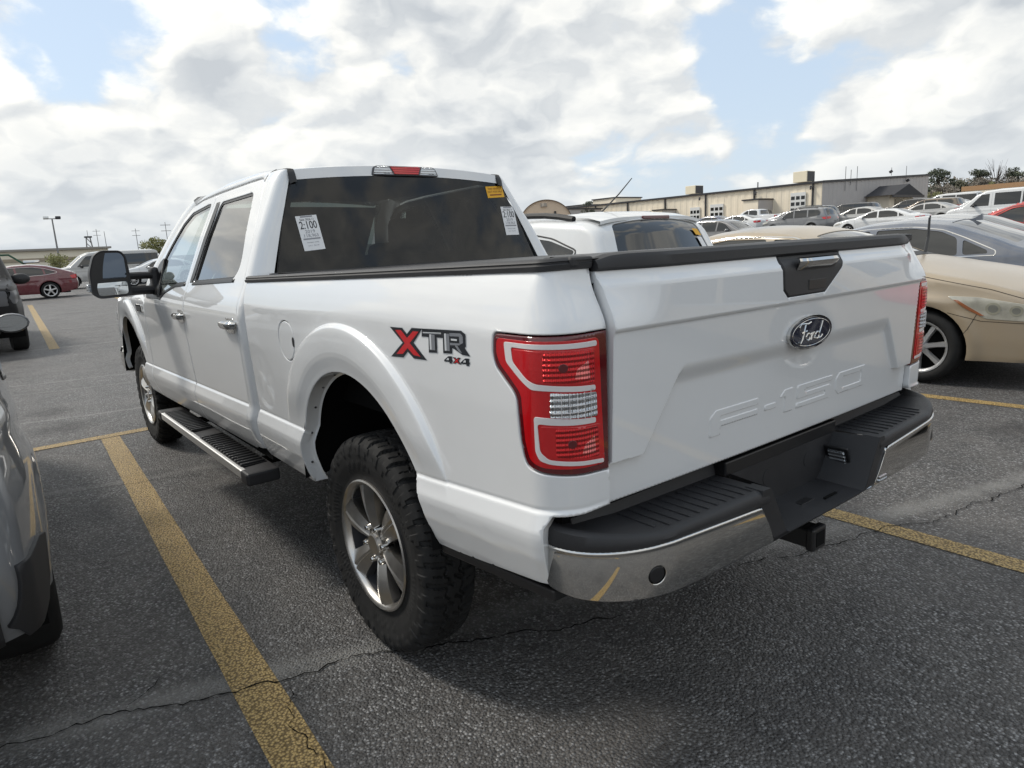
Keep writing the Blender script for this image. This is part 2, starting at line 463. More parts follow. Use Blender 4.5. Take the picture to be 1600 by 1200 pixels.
M_REDBR = mat('red_reflector_lens', (.72, .010, .014), .16, coat=1.0, metal=.5, bump=(90, .010))
M_LENSW = mat('white_light_guide', (.72, .69, .69), .25, coat=1.0, bump=(500, .0006))
M_CLEAR = mat('clear_lamp_reflector', (.62, .64, .66), .10, metal=.85, coat=1.0, bump=(70, .006))
M_AMBER = mat('amber_reflector', (.33, .12, .05), .15, coat=1.0)
M_MIRROR = mat('mirror_glass', (.55, .58, .60), .01, metal=1.0)
M_MIRDK = mat('dimmed_mirror_glass', (.10, .12, .15), .01, metal=1.0)
M_PAPER = mat('white_paper', (.80, .80, .80), .6)
M_YELLOWP = mat('yellow_paper', (.80, .42, .02), .6)
M_INK = mat('black_ink', (.015, .015, .018), .6)
M_INKG = mat('grey_ink', (.30, .30, .32), .6)
M_INKR = mat('brown_ink', (.22, .05, .01), .6)
M_DECK = mat('decal_black', (.012, .014, .018), .35, coat=.5)
M_DECG = mat('decal_grey', (.20, .21, .23), .35, coat=.5)
M_DECR = mat('decal_red', (.55, .018, .022), .35, coat=.5)
M_DECS = mat('decal_silver', (.60, .62, .64), .35, coat=.5)
M_BLUE = mat('emblem_blue', (.006, .012, .035), .18, coat=1.0)
M_GREYIN = mat('lamp_smoke', (.06, .06, .065), .3)

fluted(M_REDBR, 46.0, .004); fluted(M_CLEAR, 40.0, .004)
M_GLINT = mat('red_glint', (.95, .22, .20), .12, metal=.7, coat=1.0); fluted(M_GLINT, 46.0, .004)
def text_mesh(txt, size, align='CENTER'):
    cu = bpy.data.curves.new('t', 'FONT'); cu.body = txt; cu.size = size; cu.align_x = align; cu.align_y = 'CENTER'; cu.resolution_u = 3; cu.offset = size*.006
    o = bpy.data.objects.new('t', cu); COL.objects.link(o)
    me = bpy.data.meshes.new_from_object(o)
    V = [v.co[:] for v in me.vertices]; F = [tuple(p.vertices) for p in me.polygons]
    bpy.data.objects.remove(o); bpy.data.curves.remove(cu); bpy.data.meshes.remove(me)
    return V, F

# ------------------------------------------------------------------ white pickup
truck = tag(empty('pickup_truck', (0, 0, 0)), 'white crew cab pickup truck with chrome rear bumper and red X decal, nearest vehicle', 'pickup truck')
def bx(x): return x+1.2451          # x along the side -> plan arc length
def arc(cx, cz, r, a0, a1, n=40): return [(cx+r*math.cos(R(a)), cz+r*math.sin(R(a))) for a in np.linspace(a0, a1, n)]
LIGHT = [(.004, .951), (.193, .9625), (.235, .9725), (.248, 1.022), (.252, 1.136), (.289, 1.166), (.325, 1.197), (.335, 1.225), (.331, 1.2755), (.004, 1.2775)]
LIGHTf = fillet(LIGHT, [.001, .03, .02, .03, .03, .02, .02, .02, .015, .001])
bed_out = [(bx(.925), .575), (bx(.47), .566), (bx(.425), .560)]+[(bx(a), b) for a, b in arc(-.06, .60, .48, 3, 178)]+[(bx(-.58), .612), (bx(-.80), .642), (.187, .678), (.185, .83), (.165, .860), (.003, .862)]
bed_out += [(.003, .948)]+[(u, v) for u, v in LIGHTf[1:-1]][0:0]
g = .0035
lo_ = [(.003, .9475), (.194, .959), (.238, .969), (.2515, 1.021), (.2555, 1.134), (.2915, 1.163), (.3285, 1.195), (.339, 1.225), (.3345, 1.279), (.003, 1.281)]
bed_out = bed_out[:-1]+fillet(lo_, [.001, .03, .02, .03, .03, .02, .02, .02, .015, .001])
bed_out += [(.003, 1.416), (bx(-.9), 1.414), (bx(.935), 1.371), (bx(.925), 1.25), (bx(.912), .80)]
_u = np.linspace(0, 2.3, 160); _xp = np.where(_u < .2251, -1.02-.1*np.cos(np.clip((_u-.068)/.1, 0, math.pi/2)), -1.02+(_u-.2251))
BEDF = [arc(bx(-.06), .60, r, -25, 205, 150) for r in (.495, .505, .530, .538, .543, .548, .554, .562, .60, .618, .626, .632, .637, .641, .645, .65, .656, .668)]
BEDF += [list(zip(_u, zcrease(_xp)+t)) for t in (-.09, -.07, -.06, -.054, -.048, -.042, -.03, -.018, -.012, -.008, -.004, -.0015, .001, .0035, .006, .009, .014, .022)]
CABF = [arc(3.93, .585, r, -25, 205, 120) for r in (.505, .538, .548, .56, .60, .626, .637, .645, .655, .668)]
CABF += [list(zip(_x, zcrease(_x)+t)) for t in (-.09, -.07, -.06, -.054, -.048, -.042, -.03, -.018, -.012, -.008, -.004, -.0015, .001, .0035, .006, .009, .014, .022) for _x in [np.linspace(1.0, 4.85, 200)]]
_y = np.linspace(-.82, .82, 80); _z = np.linspace(.85, 1.17, 40); _yl = np.interp(_z, [.80, .952, .958, 1.10, 1.17], [2, 2, .70, .605, .56])
TGF = [[(y, z) for y in _y] for z in (1.262, 1.267, 1.270, 1.273, 1.276, 1.280, 1.366, 1.370, 1.374, 1.378, 1.386)]+[[(y, z) for y in np.linspace(-.66, .66, 60)] for z in (1.10, 1.108, 1.116, 1.125, 1.135, 1.145, 1.154, 1.162, 1.168)]
TGF += [[(s*(a+k), b) for a, b in zip(_yl, _z)] for s in (1, -1) for k in (-.018, -.012, -.006, 0, .006, .012, .018)]
TGF += [[(s*y, z) for y in np.linspace(.66, .81, 20)] for s in (1, -1) for z in (.950, .9525, .955, .9575, .96)]
for mir in (False, True):
    FUEL = fillet([(1.690, 1.2275), (1.640, 1.218), (1.612, 1.19), (1.6036, 1.155), (1.615, 1.115), (1.645, 1.082), (1.6846, 1.0705), (1.728, 1.080), (1.758, 1.11), (1.768, 1.15), (1.757, 1.19), (1.728, 1.218)], .02)
    fgap = []
    if not mir:
        cen = np.mean(FUEL, 0); fgap = [[tuple(cen+(np.array(p)-cen)*1.05) for p in FUEL]]
    panel('bed_side', bed_out, bed_S, M_WHITE, truck, res=.017, sgn=-1, mir=mir, thick=.03, holes=fgap, feats=BEDF)
    if not mir:
        fd = panel('fuel_door', FUEL, bed_S, M_WHITE, truck, res=.012, sgn=-1, thick=.006)
        nt = [(1.6065+.010*math.cos(t)*1.0+.006, 1.150+.020*math.sin(t)) for t in np.linspace(0, 2*math.pi, 14, endpoint=False)]
        panel('finger_notch', nt, bed_S, M_BLACKS, fd, res=.005, sgn=-1, thick=0, bev=0, off=.0015)

# rear lamps
def lamp(mir):
    e = panel('tail_light', LIGHTf, bed_S, M_REDDK, truck, res=.012, sgn=-1, mir=mir, thick=.02, bev=.004, off=-.001)
    kw = dict(res=.012, sgn=-1, mir=mir, thick=.004, bev=.0008)
    red = fillet([(.3185, 1.2655), (.0334, 1.2655), (.0296, 1.124), (.021, .969), (.188, .976), (.218, .988), (.2302, 1.03), (.2345, 1.143), (.271, 1.176), (.307, 1.205), (.3195, 1.228)], .015)
    panel('outer_lens', red, bed_S, M_RED, e, off=.0015, **kw)
    wt = [(.291, 1.2605), (.0404, 1.2606), (.0399, 1.2455), (.262, 1.247), (.257, 1.216), (.2086, 1.179), (.1912, 1.172), (.1577, 1.1698), (.0474, 1.161), (.0479, 1.146), (.1582, 1.1543), (.202, 1.1555), (.2389, 1.1787), (.284, 1.2122)]
    wb = [(.1995, 1.0979), (.1592, 1.0962), (.0482, 1.086), (.0485, 1.071), (.1887, 1.0785), (.1862, 1.0146), (.1678, .9983), (.0239, .983), (.0242, .9705), (.1654, .9845), (.1912, .9916), (.2015, 1.0127)]
    panels('light_guide', [fillet(grow(wt, -.0014), .008), fillet(grow(wb, -.0014), .008)], bed_S, M_LENSW, e, off=.003, **kw)
    L1 = [(.256, 1.2445), (.0457, 1.2435), (.0473, 1.1635), (.1911, 1.1745), (.2076, 1.183), (.2515, 1.217)]
    L2 = [(.1845, 1.0755), (.0355, 1.068), (.0308, .986), (.1616, 1.0005), (.1812, 1.0149)]
    panels('lamp_surround', [fillet(L1, .01), fillet(L2, .01)], bed_S, M_RED, e, off=.004, **kw)
    D1 = [(.1704, 1.242), (.052, 1.241), (.0525, 1.1675), (.1721, 1.1756)]
    D2 = [(.150, 1.070), (.045, 1.064), (.042, .992), (.150, 1.0035)]
    for q in (D1, D2):
        b = panel('bulb_reflector', fillet(q, .006), bed_S, M_REDBR, e, off=.0048, **kw)
        cy, cz = np.mean(q, 0)
        panel('painted_glint', [(cy-.040, cz+.012), (cy-.012, cz-.004), (cy-.004, cz-.026), (cy-.044, cz-.030)], bed_S, M_GLINT, e, off=.0054, **kw)  # lighter red patch paints a glint on the lamp reflector
        panel('bulb', [(cy+.018+.010*math.cos(t), cz+.010*math.sin(t)) for t in np.linspace(0, 6.283, 12, endpoint=False)], bed_S, M_REDDK, e, off=.0056, **kw)
    panel('reverse_lamp', fillet([(.1582, 1.1525), (.0479, 1.1435), (.0464, 1.0875), (.1604, 1.0962)], .004), bed_S, M_CLEAR, e, off=.0045, **kw)
    rb = MB()
    for i in range(1, 6):
        for (a, b) in (((.048+.018*i, 1.088), (.048+.018*i, 1.150)),):
            P = bed_S(np.full(5, a[0]), np.linspace(a[1], b[1], 5))+np.array([-.006, .002, 0])
            if mir: P = P*np.array([1, -1, 1])
            rb.tube(P, .0008, 4)
    for i in range(1, 4):
        P = bed_S(np.linspace(.05, .158, 7), np.full(7, 1.09+.0155*i))+np.array([-.006, .002, 0])
        if mir: P = P*np.array([1, -1, 1])
        rb.tube(P, .0008, 4)
    rb.build('lens_rib', M_LENSW, e)
lamp(False); lamp(True)

# decals on the bed side
XO = [(.8292, 1.2587), (.7571, 1.26), (.733, 1.2446), (.7048, 1.2633), (.6504, 1.2637), (.698, 1.2229), (.6333, 1.1803), (.7019, 1.178), (.7336, 1.1943), (.7615, 1.1753), (.8335, 1.1716), (.7595, 1.218)]
XI = [(.7982, 1.2516), (.7654, 1.2537), (.7318, 1.2335), (.698, 1.2548), (.6677, 1.2554), (.7189, 1.2202), (.6642, 1.187), (.7008, 1.1877), (.7326, 1.2051), (.7624, 1.1855), (.7994, 1.182), (.7466, 1.2179)]
TRO = [(.7048, 1.2633), (.5527, 1.2685), (.4626, 1.2717), (.4436, 1.2641), (.4438, 1.2341), (.4488, 1.2299), (.4263, 1.2108), (.4609, 1.2116), (.498, 1.2237), (.5056, 1.224), (.5061, 1.2103), (.5483, 1.2073), (.5475, 1.2473), (.5768, 1.2463), (.5778, 1.2056), (.6196, 1.2027), (.6182, 1.2446), (.6533, 1.2435), (.6504, 1.2637)]
GREY = [[(.6452, 1.2563), (.5537, 1.2606), (.5535, 1.2560), (.645, 1.2520)], [(.6125, 1.2526), (.5862, 1.2527), (.5867, 1.2117), (.6130, 1.2106)],
        [(.5392, 1.2596), (.5169, 1.2605), (.5163, 1.2162), (.5389, 1.2151)], [(.5151, 1.2626), (.4651, 1.2649), (.4547, 1.2586), (.4647, 1.2569), (.5148, 1.2544)],
        [(.4716, 1.2566), (.4553, 1.2575), (.4545, 1.2416), (.4708, 1.2358)], [(.5145, 1.2377), (.4688, 1.2396), (.4704, 1.2346), (.5145, 1.2314)], [(.4929, 1.233), (.4803, 1.2327), (.4604, 1.2152), (.4745, 1.2173)]]
SIL = [[(.6117, 1.2526), (.603, 1.2527), (.6034, 1.2117), (.6121, 1.2116)], [(.5392, 1.2596), (.5309, 1.2605), (.5303, 1.2162), (.5389, 1.2151)], [(.5085, 1.2489), (.481, 1.2496), (.4808, 1.2447), (.5084, 1.2441)], [(.6452, 1.2563), (.5537, 1.2606), (.5535, 1.2585), (.645, 1.2540)]]
F4a = [(.5466, 1.1899), (.5253, 1.202), (.5086, 1.2032), (.5092, 1.1943), (.5064, 1.194), (.5067, 1.1896), (.5096, 1.1889), (.5106, 1.1843), (.522, 1.1837), (.5216, 1.1877), (.5461, 1.1865)]
F4b = [(a-.0766, b+.0018) for a, b in F4a]
X4o = [(.5059, 1.2015), (.492, 1.2019), (.487, 1.1985), (.4816, 1.2029), (.468, 1.2033), (.4787, 1.1954), (.4674, 1.1863), (.481, 1.1864), (.4876, 1.1896), (.4948, 1.186), (.507, 1.1853), (.4952, 1.1947)]
X4i = [(.4984, 1.1993), (.4938, 1.1997), (.4872, 1.1959), (.4801, 1.2001), (.4749, 1.2003), (.4839, 1.1939), (.4751, 1.1881), (.4798, 1.1881), (.4875, 1.1916), (.4947, 1.1873), (.4999, 1.1874), (.4908, 1.1938)]
h4 = [(.5285, 1.1968), (.522, 1.1975), (.5225, 1.1920), (.5345, 1.1912)]
def decal(mir):
    kw = dict(res=.02, sgn=-1, mir=mir, thick=0, bev=0)
    rd = (lambda L: [[(1.262-u, v) for u, v in q] for q in L]) if mir else (lambda L: L)   # reads forwards on both flanks
    d = panels('decal', rd([grow(XO, .0028), grow(TRO, .0022), grow(F4a, .0012), grow(F4b, .0012)]), bed_S, M_DECS, truck, off=.0006, **kw)
    panels('dark_outline', rd([XO, TRO, F4a, F4b, X4o]), bed_S, M_DECK, d, off=.0011, **kw)
    panels('red_letter', rd([XI, X4i]), bed_S, M_DECR, d, off=.0016, **kw)
    panels('grey_letter', rd(GREY), bed_S, M_DECG, d, off=.0016, **kw)
    panels('silver_highlight', rd(SIL+[h4, [(a-.0766, b+.0018) for a, b in h4]]), bed_S, M_DECS, d, off=.0021, **kw)
decal(False); decal(True)

# rail caps, cover, tailgate
def zt(x): return 1.371+(.93-x)*.0238
def rail_frame(u):
    """a point of the side's top edge, its outward normal and the height there"""
    x, y, nx, ny = [float(q) for q in plan(np.array(u))]
    z = zt(x); p = bed_S(np.array([u]), np.array([min(z, 1.415)]))[0]
    return p, nx, ny, z
for s in (1, -1):
    P = []
    for u in np.concatenate([np.linspace(bx(.935), .26, 36), np.linspace(.235, .004, 16)]):
        p, nx, ny, z = rail_frame(u); row = []
        for y, h in ((.944, -.006), (.9535, -.003), (.9545, .007), (.949, .011), (.949, .013), (.951, .015), (.945, .021), (.935, .0235), (.895, .0235), (.888, .022), (.884, .017), (.872, .017), (.866, .014), (.862, -.010)):
            o = max(y, .862 if u > .3 else .893)-.9465
            row.append((p[0]+nx*o, s*(p[1]+ny*o), z+h))
        P.append(row)
    rc = grid('rail_cap', np.array(P), M_BLACKP, truck, flip=(s < 0), angle=40)
    mesh('rail_end_cap', P[-1], [tuple(range(14))], M_BLACKS, rc)
    MB().box((-1.022, s*.850, 1.430), (.10, .070, .024), bev=.006).build('rail_corner', M_BLACKP, rc)
tc_ = []
for x in np.linspace(.90, -1.075, 60):
    fold = .004*math.exp(-((x-.86)/.02)**2)+.003*math.exp(-((x+1.05)/.02)**2)
    tc_.append([(x, y, zt(x)+.017+.010*(1-(y/.87)**2)+fold+.0015*math.sin(x*9+y*2)) for y in np.linspace(-.868, .868, 24)])
tn = grid('bed_cover', np.array(tc_), M_VINYL, truck)
MB().box((.912, 0, zt(.9)+.014), (.03, 1.73, .03), bev=.006).build('front_bar', M_BLACKP, tn)
MB().box((-.07, 0, .90), (1.98, 1.60, .03)).box((-.07, .82, 1.15), (1.98, .02, .5)).box((-.07, -.82, 1.15), (1.98, .02, .5)).box((.90, 0, 1.12), (.02, 1.8, .52)).box((-1.06, 0, 1.12), (.02, 1.64, .52)).build('bed_liner', M_DARK, truck)

BEZ = [(.150, 1.4085), (.148, 1.355), (.146, 1.312), (.122, 1.290), (-.088, 1.290), (-.190, 1.356), (-.209, 1.4085)]
tg_out = [(.8175, .853), (-.8175, .853), (-.819, 1.272), (-.817, 1.408), (-.207, 1.408)]+[(a, b) for a, b in BEZ[::-1][1:-1]]+[(.152, 1.408), (.817, 1.408), (.819, 1.272)]
tgate = panel('tailgate', tg_out, tail_S, M_WHITE, truck, res=.014, sgn=-1, thick=.03, bev=.0022, feats=TGF)
# spoiler along the top
P = []
for y in np.linspace(-.817, .817, 40):
    xb = float(tailX(np.array([y]), np.array([1.4015]))[0]); e = .012*max(0, (abs(y)-.74)/.077)**2
    P.append([(xb+.012, y, 1.406), (xb-.004, y, 1.4068), (xb-.010, y, 1.413), (xb-.009, y, 1.434-e), (xb-.002, y, 1.443-e), (xb+.020, y, 1.447-e), (-1.062, y, 1.446-e), (-1.055, y, 1.43)])
P = np.array(P)
sp = grid('spoiler', P, M_BLACKP, tgate, flip=False, angle=35)
for s in (0, -1): mesh('spoiler_end', P[s], [tuple(range(8))], M_BLACKP, tgate)
# handle bezel and handle
bz = panel('handle_bezel', fillet(grow(BEZ, -.002), .008), tail_S, M_BLACKP, tgate, res=.012, sgn=-1, thick=.03, bev=.004, off=.002)
hx = lambda y, z: float(tailX(np.array([y]), np.array([z]))[0])
hb = MB(); Hy = np.linspace(.083, -.138, 12); P = []
for i, y in enumerate(Hy):
    k = 1-.5*abs((i-5.5)/5.5)**8; x0 = hx(y, 1.375)
    P.append([(x0, y, 1.399), (x0-.024*k, y, 1.397), (x0-.030*k, y, 1.389), (x0-.028*k, y, 1.384), (x0-.008*k, y, 1.364), (x0+.004, y, 1.359)])
hd = grid('handle', np.array(P), M_CHROME, tgate, flip=True, angle=30)
MB().box((hx(-.08, 1.315)-.002, -.035, 1.318), (.003, .10, .030), bev=.0012).build('keyhole_plate', M_BLACKS, tgate)
# emblem
def ell(a, b, n=48): return [(a*math.cos(t), b*math.sin(t)) for t in np.linspace(0, 2*math.pi, n, endpoint=False)]
EY, EZ = -.016, 1.176; ex = hx(EY, EZ)
def e3(x0): return lambda u, v, h: (x0-h-.045*0+ (v)*-.045, EY+u, EZ+v)
em = MB()
for a, b, h0, h1 in ((.122, .0505, -.002, .010), ): em.prism(ell(a, b), e3(ex), h1)
em = em.build('emblem', M_CHROME, tgate, angle=50)
MB().prism(ell(.116, .0455), e3(ex-.010), .0012).build('blue_oval', M_BLUE, em)
rg = MB(); rr = [(e3(ex-.0112)(u, v, 0)) for u, v in ell(.108, .040)]; rg.tube(rr+[rr[0]], .0012, 6, cap=False).build('inner_ring', M_CHROME, em)
S = .104
strokes = [[(-.66, .12), (-.70, .20), (-.62, .29), (-.45, .28), (-.25, .26), (-.10, .30)], [(-.36, .27), (-.42, .05), (-.50, -.16), (-.60, -.27), (-.68, -.22)], [(-.56, .02), (-.42, .05), (-.28, .06)],
           [(-.20+.10*math.cos(t), -.12+.10*math.sin(t)) for t in np.linspace(.5, 6.9, 14)], [(-.10, -.06), (-.02, -.04), (.02, -.01), (-.02, -.22)], [(0, -.10), (.06, -.03), (.12, -.02), (.14, -.06)],
           [(.30+.11*math.cos(t), -.12+.10*math.sin(t)) for t in np.linspace(.4, 6.6, 14)], [(.56, .28), (.50, .12), (.42, -.10), (.42, -.21), (.52, -.20), (.60, -.13)], [(.14, -.06), (.12, -.18), (.2, -.2)]]
sc_ = MB()
for st in strokes: sc_.tube([e3(ex-.0114)(-u*S, v*S, 0) for u, v in st], .0030, 6)
sc_.build('script_lettering', M_CHROME, em)
# stamped characters
LT = [[(.428, .934), (.428, .990), (.402, 1.008), (.200, 1.008), (.200, .988), (.378, .988), (.378, .976), (.200, .976), (.200, .957), (.378, .957), (.378, .934)],
      [(.165, .978), (.105, .978), (.105, .960), (.165, .960)],
      [(.082, .990), (.058, 1.008), (.010, 1.008), (.010, .934), (.058, .934), (.058, .985), (.082, .985)],
      [(-.012, 1.008), (-.232, 1.008), (-.232, .990), (-.062, .990), (-.062, .980), (-.215, .980), (-.232, .970), (-.232, .945), (-.215, .934), (-.012, .934), (-.012, .951), (-.185, .951), (-.185, .964), (-.012, .964)],
      [(-.258, .990), (-.280, 1.008), (-.462, 1.008), (-.484, .990), (-.484, .950), (-.462, .934), (-.280, .934), (-.258, .950)]]
for i, q in enumerate(LT):
    hol = [[(-.305, .989), (-.437, .989), (-.437, .953), (-.305, .953)]] if i == 4 else []
    panel('stamped_character', q, tail_S, M_WHITE, tgate, res=.012, sgn=-1, thick=.004, bev=.0030, off=.0032, holes=hol)

# ------------------------------------------------------------------ cab
def off_S(S, d, sg=-1):
    def f(u, v):
        e = 1e-3; P = S(u, v); n = np.cross(S(u+e, v)-S(u-e, v), S(u, v+e)-S(u, v-e))*sg; n /= np.linalg.norm(n, axis=-1)[..., None]+1e-12
        return P+n*d
    return f
REARWIN = fillet([(1.395, 1.372), (1.96, 1.352), (1.955, 1.60), (1.935, 1.760), (1.905, 1.790), (1.40, 1.797), (1.365, 1.78), (1.205, 1.47), (1.20, 1.42), (1.245, 1.378)], .03)
FRONTWIN = fillet([(2.110, 1.346), (2.33, 1.336), (2.52, 1.30), (2.66, 1.252), (2.98, 1.252), (3.00, 1.33), (2.83, 1.535), (2.66, 1.705), (2.52, 1.768), (2.20, 1.797), (2.120, 1.795)], .03)
fdoor = [(2.060, 1.340), (2.062, 1.05), (2.030, .778), (2.015, .70), (1.965, .555), (3.08, .535), (3.16, .60), (3.20, .75), (3.17, 1.0), (3.15, 1.20), (3.09, 1.33), (2.88, 1.56), (2.68, 1.735), (2.54, 1.802), (2.35, 1.828), (2.078, 1.840)]
rdoor = [(2.050, 1.340), (2.052, 1.05), (2.020, .778), (2.005, .70), (1.957, .555), (1.12, .560), (1.068, .62), (1.062, .80), (1.060, 1.10), (1.070, 1.26), (1.072, 1.37), (1.127, 1.567), (1.268, 1.835), (1.31, 1.853), (1.5, 1.853), (2.068, 1.841)]
fender = [(3.168, 1.205), (3.178, 1.0), (3.208, .75), (3.168, .60), (3.100, .535), (3.44, .535)]+arc(3.93, .585, .48, 186, 0, 40)+[(4.42, .60), (4.72, .66), (4.80, .80), (4.78, 1.0), (4.70, 1.10), (4.2, 1.205), (3.3, 1.235)]
# corner pillar behind the rear doors
def Xr(z): return np.where(z < 1.38, .985, 1.012+(z-1.39)*.275)
def Yg(z): return np.interp(z, [.5, 1.30, 1.39, 1.60, 1.82, 1.90], [.86, .86, .812, .735, .648, .62])
def xs(z): return np.interp(z, [.55, .62, .80, 1.10, 1.26, 1.37, 1.567, 1.84, 1.9], [1.11, 1.064, 1.056, 1.054, 1.064, 1.066, 1.121, 1.262, 1.29])
def corner_S(u, v):
    Y = cab_S(xs(v), v)[..., 1]; p = 2/3.0
    a = u*math.pi/2
    s, c_ = np.sin(np.clip(a, 0, math.pi/2)), np.cos(np.clip(a, 0, math.pi/2))
    return np.stack([Xr(v)+(xs(v)-Xr(v))*(1-np.maximum(c_, 1e-6)**p), Yg(v)+(Y-Yg(v))*np.maximum(s, 1e-6)**p, v+0*u], -1)
def side_build(mir):
    kw = dict(res=.018, sgn=-1, mir=mir, thick=.03, feats=CABF)
    d1 = panel('door', fdoor, cab_S, M_WHITE, truck, holes=[FRONTWIN], **kw)
    d2 = panel('door', rdoor, cab_S, M_WHITE, truck, holes=[REARWIN], **kw)
    fn = panel('front_fender', fender, cab_S, M_WHITE, truck, **kw)
    for d, win, gm, post in ((d1, FRONTWIN, M_GLASS, None), (d2, REARWIN, M_TINT2, None)):
        inn = grow(win, -.014)
        panel('window_seal', win, cab_S, M_BLACKS, d, res=.02, sgn=-1, mir=mir, thick=.02, bev=.001, off=-.006, holes=[inn])
        panel('window_pane', grow(inn, .003), cab_S, gm, d, res=.03, sgn=-1, mir=mir, thick=0, bev=0, off=-.010)
    # belt moulding
    P = np.array([(1.22, 1.368), (1.40, 1.362), (1.96, 1.343)]); P2 = np.array([(2.11, 1.337), (2.33, 1.327), (2.52, 1.291), (2.66, 1.243), (2.98, 1.243)])
    for q, d in ((P, d2), (P2, d1)):
        top = [tuple(p+np.array([0, .010])) for p in q]; bot = [tuple(p-np.array([0, .006])) for p in q[::-1]]
        panel('belt_moulding', top+bot, cab_S, M_BLACKS, d, res=.03, sgn=-1, mir=mir, thick=.006, bev=.002, off=.005)
    # B pillar covers
    panel('pillar_cover', [(2.020, 1.351), (1.958, 1.352), (1.940, 1.76), (1.948, 1.79), (2.006, 1.79)], cab_S, M_BLACKS, d2, res=.03, sgn=-1, mir=mir, thick=.004, bev=.001, off=.003)
    # sail behind the mirror
    panel('mirror_sail', fillet([(2.70, 1.238), (3.05, 1.235), (3.08, 1.30), (2.93, 1.47), (2.86, 1.50)], .015), cab_S, M_BLACKS, d1, res=.02, sgn=-1, mir=mir, thick=.01, bev=.003, off=.006)
    # handles
    for d, x0 in ((d1, 2.115), (d2, 1.160)):
        y0 = float(cab_S(np.array([x0]), np.array([1.17]))[0, 1]); s = -1 if mir else 1
        zc_ = 1.170 if x0 < 2 else 1.163
        panel('handle_cup', fillet([(x0-.055, zc_-.045), (x0+.060, zc_-.045), (x0+.065, zc_+.035), (x0-.055, zc_+.035)], .02), cab_S, M_CHROME, d, res=.02, sgn=-1, mir=mir, thick=.004, bev=.002, off=.001)
        hm = MB(); P = []
        for t in np.linspace(-1, 1, 13):
            rise = .030*(1-abs(t)**5); hz = .014+.004*(1-t*t)
            cx = x0+.108*t
            P.append([(cx, s*(y0+.004), zc_-hz), (cx, s*(y0+.010+rise*.8), zc_-hz), (cx, s*(y0+.010+rise), zc_-hz*.3), (cx, s*(y0+.010+rise), zc_+hz*.5), (cx, s*(y0+.008+rise*.7), zc_+hz), (cx, s*(y0+.004), zc_+hz)])
        grid('handle', np.array(P), M_CHROME, d, flip=mir, angle=40)
    panel('cab_corner', [(.0, .58), (1, .58), (1, 1.872), (0.0, 1.872)], corner_S, M_WHITE, truck, res=.03, sgn=-1, mir=mir, thick=.0, bev=0)
    # vent badge
    vb = panel('vent_badge', fillet([(3.21, 1.130), (3.40, 1.130), (3.42, 1.185), (3.22, 1.185)], .01), cab_S, M_CHROME, fn, res=.02, sgn=-1, mir=mir, thick=.004, bev=.003, off=.008)
    panel('vent_grille', fillet([(3.23, 1.142), (3.385, 1.142), (3.395, 1.173), (3.235, 1.173)], .006), cab_S, M_BLACKS, vb, res=.02, sgn=-1, mir=mir, thick=0, bev=0, off=.0095)
side_build(False); side_build(True)

# roof, windscreen, bonnet
def roofz(x, y):
    e = np.abs(y)/.64
    edge = np.interp(x, [1.10, 1.17, 1.5, 2.0, 2.4, 2.6, 2.75], [1.868, 1.884, 1.900, 1.897, 1.872, 1.838, 1.795])
    return edge+.034*(1-e**2.2)
P = np.array([[(x+.0*abs(y), y, float(roofz(x, y))) for y in np.linspace(-.612, .612, 30)] for x in np.linspace(1.142, 2.70, 40)])
rf = grid('roof', P, M_WHITE, truck)
